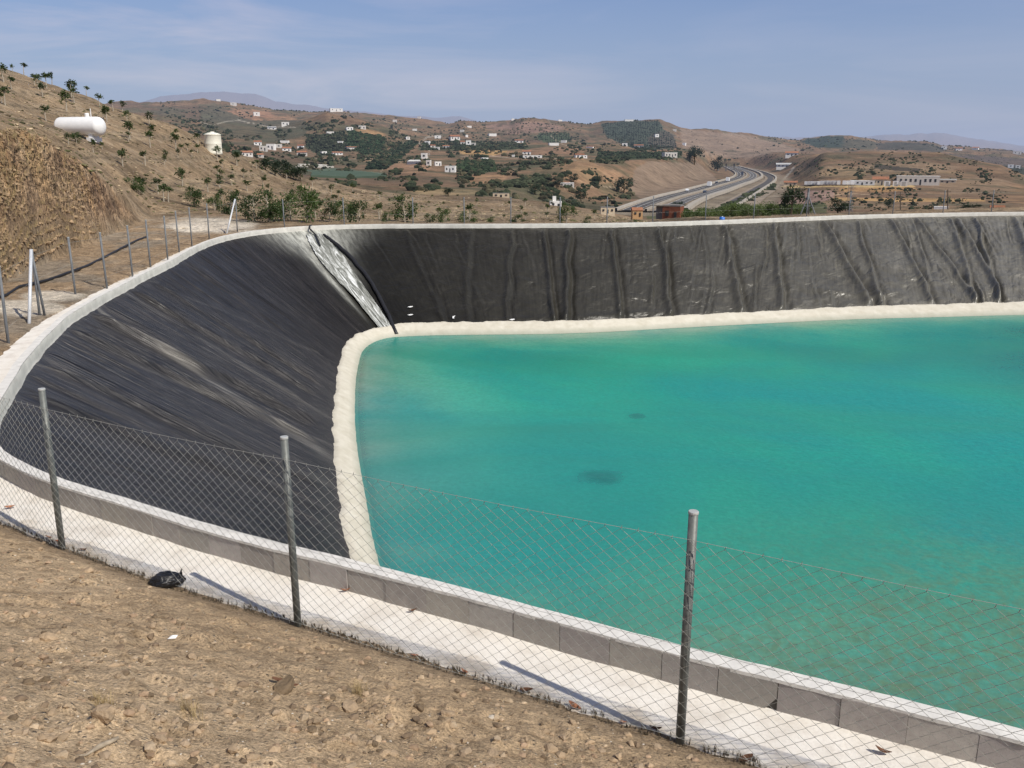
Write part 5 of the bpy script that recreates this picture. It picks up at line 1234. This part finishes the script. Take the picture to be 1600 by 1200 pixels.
# ------------------------------------------------------------------ foreground: stones, bag, leaves, stick
def ghit(px, py):
    a, dy, dz = ray(px, py); az = math.atan2(a, dy); el = dz/math.hypot(a, dy); j = int(np.argmin(np.abs(AZs-az))); e = ELE[:, j]
    i = np.nonzero((e >= el) & (Rr > 1.5) & (Rr < 40))[0]
    r = Rr[i[0]] if len(i) else 6.
    return r*math.sin(az), r*math.cos(az), float(np.interp(r, Rr, Z[:, j]))
ROCKS = [(163,1120,44,'rock','large angular tan rock left of the dry tuft'),(487,1146,17,'rockd','small dark hollow looking stone in the lower middle'),(390,318,0,'',''),(445,1078,38,'rockd','dark brown crusty clod below the middle post'),(548,1108,36,'rock','broad flat brown rock right of the dark crusty clod'),(518,1090,12,'rockd','small dark pointed stone beside the flat brown rock'),(893,1131,20,'rock','rounded grey brown stone beside the red leaves'),(470,1020,18,'rock','lone squarish stone in front of the middle post'),(137,893,20,'rock','pale stone near the left post on the dirt'),(65,964,18,'rock','flat stone at the left edge of the dirt'),(106,970,14,'rock','small brown stone right of the flat stone'),(240,980,14,'rock','upright tan stone above the white scrap'),(75,1000,28,'rock','pair shaped pale stone at the left'),(45,1068,18,'rockd','dark stone near the left edge'),(700,1118,22,'rock','flat stone in the dirt below the chalk mark'),(655,1112,18,'rockd','dark slab shaped stone in the lower middle'),(725,1160,16,'rock','low stone near the bottom edge right of centre'),(770,1180,18,'rock','stone at the bottom edge right of centre'),(860,1175,26,'rock','buried tan stone at the bottom right of the dirt'),(250,1160,26,'rock','wide stone near the bottom edge left of the hollow stone'),(80,1160,22,'rock','stone at the lower left corner'),(300,1030,22,'rock','buried slab right of the white scrap'),(610,1075,18,'rock','small slab near the dark cracked clods'),(1240,1190,20,'rockd','dark stone beside the slab at the bottom right'),(690,1124,12,'rockd','small black brown pebble under the flat stone'),(395,1000,10,'rock','small pebble below the black bag'),(20,1178,14,'rock','pebble in the lower left corner'),(310,1150,16,'rock','stone left of the dark hollow stone'),(985,1165,16,'rock','stone near the foot of the right post'),(600,1180,20,'rock','stone at the bottom edge in the middle')]
for k_, (px, py, wp, mt, lab) in enumerate(ROCKS):
    if not wp: continue
    x, y, z = ghit(px, py); d = math.sqrt(x*x+y*y+(H-z)**2); r = wp*d/1400/2*1.05
    me = rockmesh('rock', r, 40+k_, .55); me.materials.append(M[mt]); o = link('rock', me); o.location = (x, y, z+r*.12); o.rotation_euler = (0, 0, rt.uniform(0, 6)); tag(o, lab, 'rock')
def s_bank(r_):
    px, py = r_.uniform(-40, 235), r_.uniform(205, 440); b = np.interp(px, [0,60,100,160,215,240], [447,420,402,376,351,343]); t = np.interp(px, [0,62,100,137,175,212,240], [203,217,240,264,292,322,335])
    if not (t < py < b-4): return None
    if vn(np.array([px/18.]), np.array([py/24.]), 99)[0] < .35: return None
    p = ghit(px, py); return p if math.hypot(p[0], p[1]) > 18 else None
# countless smaller stones and grit
RM = []
for i in range(9):
    me = rockmesh('pebble', 1., 300+i, .6, 1); RM.append((np.array([v.co[:] for v in me.vertices]), np.array([p.vertices[:] for p in me.polygons])))
def scatter(n, rng_px, smin, smax, name, label, mat, seed, power=3.):
    r_ = np.random.default_rng(seed); V_ = []; F_ = []; C_ = []; nn = 0
    for _ in range(n):
        px, py = r_.uniform(*rng_px[0]), r_.uniform(*rng_px[1]); x, y, z = ghit(px, py)
        s_ = sd_at(x, y)
        if s_ < .66 or math.hypot(x, y) > 14: continue
        cl_ = vn(np.array([x*1.7]), np.array([y*1.7]), 71)[0]
        if cl_ < r_.random()*.8: continue
        v, f = RM[r_.integers(9)]; sz = smin+(smax-smin)*r_.random()**power; a = r_.uniform(0, 6.28); c, s2 = math.cos(a), math.sin(a)
        q_ = v*sz*[1, 1, r_.uniform(.6, 1.2)]; q_ = np.stack([q_[:, 0]*c-q_[:, 1]*s2+x, q_[:, 0]*s2+q_[:, 1]*c+y, q_[:, 2]+z+sz*.1], 1)
        V_.append(q_); F_.append(f+nn); nn += len(v); C_.append(np.tile(np.array([(.43, .315, .20), (.47, .36, .24), (.36, .265, .17), (.38, .285, .19), (.40, .28, .18), (.22, .16, .105)][r_.integers(6)])*r_.uniform(.82, 1.15), (len(v), 1)))
    me = mesh_np(name, np.concatenate(V_), np.concatenate(F_), False, {'Col': ('FLOAT_COLOR', np.concatenate(C_))}); o = link(name, me, None, mat); tag(o, label, 'gravel', None, 'stuff')
scatter(9000, ((-60, 1350), (780, 1215)), .0035, .038, 'gravel', 'loose brown stones and clods scattered over the dirt bank', M['grit'], 1, 6.)
scatter(700, ((-60, 1350), (780, 1215)), .003, .010, 'lime_grit', 'tiny pale chips sprinkled over the dirt bank', M['rockw'], 2, 2.)
scatter(900, ((-60, 1350), (780, 1215)), .004, .030, 'dark_grit', 'small dark stones scattered over the dirt bank', M['rockd'], 3, 3.)
V_ = []; F_ = []; nn = 0; r_ = np.random.default_rng(44)
for _ in range(8000):
    p = s_bank(r_)
    if p is None: continue
    v, f = RM[r_.integers(9)]; sz = .018+.085*r_.random()**3.5; q_ = v*sz*[r_.uniform(.7, 1.5), 1, r_.uniform(.7, 1.3)]; a = r_.uniform(0, 6.28)
    q_ = np.stack([q_[:, 0]*math.cos(a)-q_[:, 1]*math.sin(a)+p[0], q_[:, 0]*math.sin(a)+q_[:, 1]*math.cos(a)+p[1], q_[:, 2]+p[2]], 1); V_.append(q_); F_.append(f+nn); nn += len(v)
me = mesh_np('bank_rubble', np.concatenate(V_), np.concatenate(F_), False); o = link('bank_rubble', me, None, simple('bank_rock', (.33, .235, .145), .95, .6, 1.3, .1, .6)); tag(o, 'broken rock fragments covering the steep cut bank', 'rubble', None, 'stuff')
# dry weeds and clods that mottle the planted hillside
V_ = []; F_ = []; C_ = []; nn = 0; r_ = np.random.default_rng(45)
for _ in range(3600):
    px = r_.uniform(0, 1010); cy = np.interp(px, [0, 60, 175, 275, 345, 412, 485, 550, 700, 850, 1012], [104, 122, 172, 202, 238, 259, 280, 294, 307, 317, 346]); by = np.interp(px, [0, 100, 212, 240, 500, 1000], [205, 240, 320, 333, 345, 347])
    py = r_.uniform(cy, by)
    if by < cy or vn(np.array([px/15.]), np.array([py/6.]), 98)[0] < .3: continue
    x, y, z = hit(px, py, 38, 200)
    v, f = RM[r_.integers(9)]; d_ = math.hypot(x, y)/75; sz = (.05+.14*r_.random()**2.5)*(.6+.4*d_); q_ = v*sz*[1.3, 1.3, .8]+[x, y, z]; V_.append(q_); F_.append(f+nn); nn += len(v)
    c_ = [(.10, .10, .045), (.17, .13, .08), (.42, .33, .21), (.13, .12, .06)][r_.integers(4)]; C_.append(np.tile(np.array(c_)*r_.uniform(.7, 1.3), (len(v), 1)))
me = mesh_np('hillside_weeds', np.concatenate(V_), np.concatenate(F_), False, {'Col': ('FLOAT_COLOR', np.concatenate(C_))}); o = link('hillside_weeds', me, None, M['scrub']); tag(o, 'low dry weeds and clods dotted over the planted hillside', 'weeds', None, 'stuff')
# black bag
x, y, z = ghit(263, 918); E_ = empty('plastic_bag', (x, y, z), .35); tag(E_, 'crumpled black plastic bag lying on the dirt beside the fence', 'bag')
from mathutils import noise as mn
bm = bmesh.new(); bmesh.ops.create_icosphere(bm, subdivisions=5, radius=1)
for v in bm.verts:
    p = v.co.copy(); r = 1+.22*mn.noise(p*1.3+Vector((3, 1, 7)))+.10*abs(mn.noise(p*3.1+Vector((9, 2, 1))))-.16*abs(mn.noise(Vector((p.x*2, p.y*5, p.z*6))))
    tp = 1-.38*max(0, p.x)**2
    v.co = Vector((p.x*.135*r, p.y*.085*r*tp, max(-.01, .055+p.z*.068*r*tp)))
me = bpy.data.meshes.new('bag_body'); bm.to_mesh(me); bm.free(); me.polygons.foreach_set('use_smooth', [True]*len(me.polygons)); link('bag_body', me, E_, M['bag'])
mb = MB(); vs = []; n = 26
for k_ in range(4):
    for i in range(n):
        t = 2*PI*i/n; rr_ = (.026, .020, .028, .036)[k_]*(1+.35*math.sin(t*5+k_)*(k_ > 1)); vs.append((.085+k_*.009+.004*math.sin(3*t), math.cos(t)*rr_, .085+k_*.009+math.sin(t)*rr_*.5))
mb.add(vs, [(a*n+i, a*n+(i+1) % n, (a+1)*n+(i+1) % n, (a+1)*n+i) for a in range(3) for i in range(n)]); mb.build('bag_neck', M['bag'], E_, True)
# dead leaves
def leafm(seed, L):
    rr = random.Random(seed); mb = MB(); n = 7; vs = []; cu = rr.uniform(.4, .9)
    for i in range(n):
        t = i/(n-1); w_ = math.sin(PI*min(1, t*.92+.04))**.8*L*.24; zc = L*cu*.35*(4*(t-.5)**2)
        vs += [(t*L-L/2, -w_, zc+w_*.7), (t*L-L/2, 0, zc), (t*L-L/2, w_, zc+w_*.55)]
    mb.add(vs, [(i*3+j, i*3+j+1, (i+1)*3+j+1, (i+1)*3+j) for i in range(n-1) for j in (0, 1)]); return mb.mesh('dead_leaf', True)
LV = [(541,925,22,'orange curled leaf on the slab against the blocks'),(648,1027,16,'small orange leaf at the slab edge between middle and right posts'),(726,1053,18,'pinkish leaf in the dirt right of the small orange one'),(823,1082,28,'long red brown leaf on the dirt before the fence'),(897,1107,30,'reddish curled leaf nearest the right post'),(1378,1178,30,'red brown leaf on the slab at the bottom right'),(1025,1143,26,'brown leaf just left of the right post foot'),(973,1132,16,'small orange leaf left of the right post'),(1165,1190,34,'long brown leaf at the bottom edge'),(95,848,22,'rusty leaf at the foot of the left post'),(76,842,14,'small rusty leaf left of the left post'),(15,795,18,'pinkish leaf at the left edge along the fence'),(645,957,20,'grey brown leaf against the foot of the blocks'),(435,1070,30,'dark brown curled leaf in the middle of the dirt'),(460,1078,18,'dark curled leaf beside the larger one'),(132,862,16,'dark leaf right of the left post')]
for k_, (px, py, wp, lab) in enumerate(LV):
    x, y, z = ghit(px, py); s_ = sd_at(x, y)
    if s_ < .62: x, y = un(px, py, -.2); z = -.20
    d = math.sqrt(x*x+y*y+(H-z)**2); me = leafm(k_, wp*d/1400*.72); me.materials.append(M['leafdark'] if 'dark' in lab or 'brown' in lab else M['deadleaf']); o = link('dead_leaf', me); o.location = (x, y, z+.012); o.rotation_euler = (rt.uniform(-.3, .3), rt.uniform(-.3, .3), rt.uniform(-.6, .6)); tag(o, lab, 'dead leaf')
# stick, white scrap
a = Vector(ghit(140, 1184)); b = Vector(ghit(188, 1168)); mb = MB(); mb.smooth = True
mb.tube([a+Vector((0, 0, .01)), a.lerp(b, .35)+Vector((0, 0, .022)), a.lerp(b, .7)+Vector((.01, .02, .02)), b+Vector((0, 0, .03))], [.006, .011, .009, .005], 7); c_ = a.lerp(b, .35)
mb.tube([c_+Vector((0, 0, .02)), c_+Vector((-.03, -.05, .02)), c_+Vector((-.09, -.04, .01))], [.008, .005, .003], 6); o = mb.build('stick', M['stick']); tag(o, 'weathered forked stick lying at the bottom left of the dirt', 'stick')
x, y, z = ghit(270, 1000); mb = MB(); mb.add([(-.025, -.015, .01), (.025, -.018, .016), (.028, .016, .02), (-.02, .02, .012), (0, 0, .028)], [(0, 1, 4), (1, 2, 4), (2, 3, 4), (3, 0, 4)]); o = mb.build('paper_scrap', M['white_tank']); o.location = (x, y, z); tag(o, 'small white scrap lying on the dirt below the bag', 'scrap')
x, y, z = ghit(767, 1124); me = rockmesh('lime_lump', .035, 900, .3); me.materials.append(M['rockw']); o = link('lime_lump', me); o.location = (x, y, z+.003); tag(o, 'flat white lime splash on the dirt in front of the right post', 'lime lump')
# dry grass
def grass(n, sampler, name, label, hmin, hmax, wd, mat=M['drygrass'], per=9):
    r_ = np.random.default_rng(5); vs = []; fs = []; k = 0
    for _ in range(n):
        p = sampler(r_)
        if p is None: continue
        x, y, z = p; ln_ = r_.normal(0, .25, 2)
        for _b in range(per):
            h = r_.uniform(hmin, hmax); a = r_.uniform(0, 6.28); d = np.array([math.cos(a), math.sin(a)])*r_.uniform(.1, .6)*h+ln_*h; o_ = r_.normal(0, h*.12, 2); s_ = np.array([-math.sin(a), math.cos(a)])*wd
            b = np.array([x+o_[0], y+o_[1]])
            vs += [(b[0]-s_[0], b[1]-s_[1], z-.02), (b[0]+s_[0], b[1]+s_[1], z-.02), (b[0]+d[0]*.5+s_[0]*.6, b[1]+d[1]*.5+s_[1]*.6, z+h*.6), (b[0]+d[0]*.5-s_[0]*.6, b[1]+d[1]*.5-s_[1]*.6, z+h*.6)]
            vs += [(b[0]+d[0], b[1]+d[1], z+h)]
            fs += [(k, k+1, k+2, k+3), (k+3, k+2, k+4)]; k += 5
    me = bpy.data.meshes.new(name); me.from_pydata(vs, [], fs); o = link(name, me, None, mat); tag(o, label, 'dry grass', None, 'stuff')
grass(2200, s_bank, 'bank_grass', 'bleached dry grass clinging to the steep cut bank', .06, .22, .005, M['drygrass'], 6)
def s_tuft(r_):
    c = [(298,1118,22),(160,1105,16),(560,1085,10)][r_.integers(3)]; p = ghit(c[0]+r_.normal(0, c[2]*.5), c[1]+r_.normal(0, c[2]*.3)); return p
grass(46, s_tuft, 'dry_tuft', 'thin dry straw tufts on the dirt bank', .03, .09, .0012, M['drygrass'], 7)
def s_edge(r_):
    t = r_.random(); u_ = iu(-5.5, 9.0)+(iu(2.0, 4.7)-iu(-5.5, 9.0))*t; q_ = at_u(off(RIM, 0), u_)-at_u(NRM, u_)*(.56+.22*r_.random()**1.3); return float(q_[0]), float(q_[1]), -.185
grass(1500, s_edge, 'edge_roots', 'grey dry weeds and rootlets tangled along the foot of the fence', .01, .035, .0018, simple('grey_weeds', (.16, .13, .09), .95, .3, 20., .1, 0), 8)
# irrigation pipe along the foot of the cut bank
mb = MB(); mb.smooth = True
pp = []
for px, py in ((-40,478),(10,464),(30,452),(75,440),(110,428),(135,418),(165,403),(190,390),(215,377),(228,373)):
    x, y, z = ghit(px, py); pp.append((x, y, z+.04))
mb.tube(pp, .035, 7); o = mb.build('irrigation_pipe', M['pipe']); tag(o, 'long black irrigation pipe lying along the track below the cut bank', 'pipe')
# white rubble heaps on the track
for k_, (px, py, wp, lab) in enumerate(((287,357,34,'white lime rubble heap beyond the curve of the left fence'),(245,375,16,'small grey stone pile by the track behind the left fence'))):
    x, y, z = ghit(px, py) if False else (*un(px, py, -.12), -.12); d = math.hypot(x, y); me = rockmesh('rubble_heap', wp*d/1400/2, 700+k_, .28, 3, .5); me.materials.append(M['rockw' if k_ == 0 else 'rock']); o = link('rubble_heap', me); o.location = (x, y, z); tag(o, lab, 'rubble heap')

# ------------------------------------------------------------------ sun, sky, camera
sun_az = Vector((.775, -.632)); sun_el = math.radians(47)
d = Vector((sun_az.x*math.cos(sun_el), sun_az.y*math.cos(sun_el), math.sin(sun_el)))
L = bpy.data.lights.new('Sun', 'SUN'); L.energy = 4.5; L.angle = math.radians(.55); L.color = (1., .94, .84)
so = bpy.data.objects.new('Sun', L); COL.objects.link(so); so.rotation_euler = d.to_track_quat('Z', 'Y').to_euler(); so.location = (10, -10, 30)
Wd = bpy.data.worlds.new('World'); SC.world = Wd; Wd.use_nodes = True; nt = Wd.node_tree; nt.nodes.clear()
sky = nt.nodes.new('ShaderNodeTexSky'); sky.sky_type = 'NISHITA'; sky.sun_disc = False; sky.sun_elevation = sun_el
sky.sun_rotation = math.atan2(sun_az.x, sun_az.y); sky.altitude = 200; sky.air_density = 1.1; sky.dust_density = .5; sky.ozone_density = 3.0
tc = nt.nodes.new('ShaderNodeTexCoord'); mp = nt.nodes.new('ShaderNodeMapping'); nt.links.new(tc.outputs['Generated'], mp.inputs[0]); mp.inputs['Scale'].default_value = (1.3, 1.3, 9.); mp.inputs['Rotation'].default_value = (0, .12, .0)
nz = nt.nodes.new('ShaderNodeTexNoise'); nz.inputs['Scale'].default_value = 2.3; nz.inputs['Detail'].default_value = 7; nz.inputs['Roughness'].default_value = .55; nz.inputs['Distortion'].default_value = .5; nt.links.new(mp.outputs[0], nz.inputs['Vector'])
rp = nt.nodes.new('ShaderNodeValToRGB'); rp.color_ramp.elements[0].position = .45; rp.color_ramp.elements[0].color = (0, 0, 0, 1); rp.color_ramp.elements[1].position = .74; rp.color_ramp.elements[1].color = (.75, .75, .75, 1); nt.links.new(nz.outputs[0], rp.inputs[0])
hz = nt.nodes.new('ShaderNodeSeparateXYZ'); nt.links.new(tc.outputs['Generated'], hz.inputs[0])
hr = nt.nodes.new('ShaderNodeValToRGB'); e = hr.color_ramp.elements; e[0].position = 0.; e[0].color = (1, 1, 1, 1); e[1].position = .30; e[1].color = (.0, .0, .0, 1); q_ = e.new(.06); q_.color = (.80, .80, .80, 1); nt.links.new(hz.outputs[2], hr.inputs[0])
m1 = nt.nodes.new('ShaderNodeMix'); m1.data_type = 'RGBA'; nt.links.new(hr.outputs[0], m1.inputs[0]); nt.links.new(sky.outputs[0], m1.inputs[6]); m1.inputs[7].default_value = (HAZE[0]/.1, HAZE[1]/.1, HAZE[2]/.1, 1)
m2 = nt.nodes.new('ShaderNodeMix'); m2.data_type = 'RGBA'; cx = nt.nodes.new('ShaderNodeMapRange'); nt.links.new(hz.outputs[0], cx.inputs[0]); cx.inputs[1].default_value = -.55; cx.inputs[2].default_value = .15; cx.inputs[3].default_value = 1.5; cx.inputs[4].default_value = .22
cm = nt.nodes.new('ShaderNodeMath'); cm.operation = 'MULTIPLY'; nt.links.new(rp.outputs[0], cm.inputs[0]); nt.links.new(cx.outputs[0], cm.inputs[1]); nt.links.new(cm.outputs[0], m2.inputs[0]); nt.links.new(m1.outputs[2], m2.inputs[6]); m2.inputs[7].default_value = (6.9, 6.5, 6.9, 1)
tn = nt.nodes.new('ShaderNodeValToRGB'); e = tn.color_ramp.elements; e[0].position = .02; e[0].color = (1, 1, 1, 1); e[1].position = .22; e[1].color = (.66, .74, .97, 1); q_ = e.new(.55); q_.color = (.9, .86, .92, 1); nt.links.new(hz.outputs[2], tn.inputs[0])
m3 = nt.nodes.new('ShaderNodeMix'); m3.data_type = 'RGBA'; m3.blend_type = 'MULTIPLY'; m3.inputs[0].default_value = 1.; nt.links.new(m2.outputs[2], m3.inputs[6]); nt.links.new(tn.outputs[0], m3.inputs[7])
bg = nt.nodes.new('ShaderNodeBackground'); bg.inputs[1].default_value = .1; nt.links.new(m3.outputs[2], bg.inputs[0])
wo = nt.nodes.new('ShaderNodeOutputWorld'); nt.links.new(bg.outputs[0], wo.inputs[0])
cam = bpy.data.cameras.new('Camera'); cam.sensor_width = 36; cam.sensor_fit = 'HORIZONTAL'; cam.lens = 36*F/1600; cam.clip_start = .1; cam.clip_end = 100000
co_ = bpy.data.objects.new('Camera', cam); COL.objects.link(co_); co_.location = (0, 0, H); co_.rotation_euler = (PI/2-PITCH, 0, 0); SC.camera = co_
SC.view_settings.view_transform = 'Standard'; SC.view_settings.look = 'None'; SC.view_settings.exposure = 0
SC.render.engine = 'CYCLES'; SC.cycles.max_bounces = 6; SC.cycles.transparent_max_bounces = 8
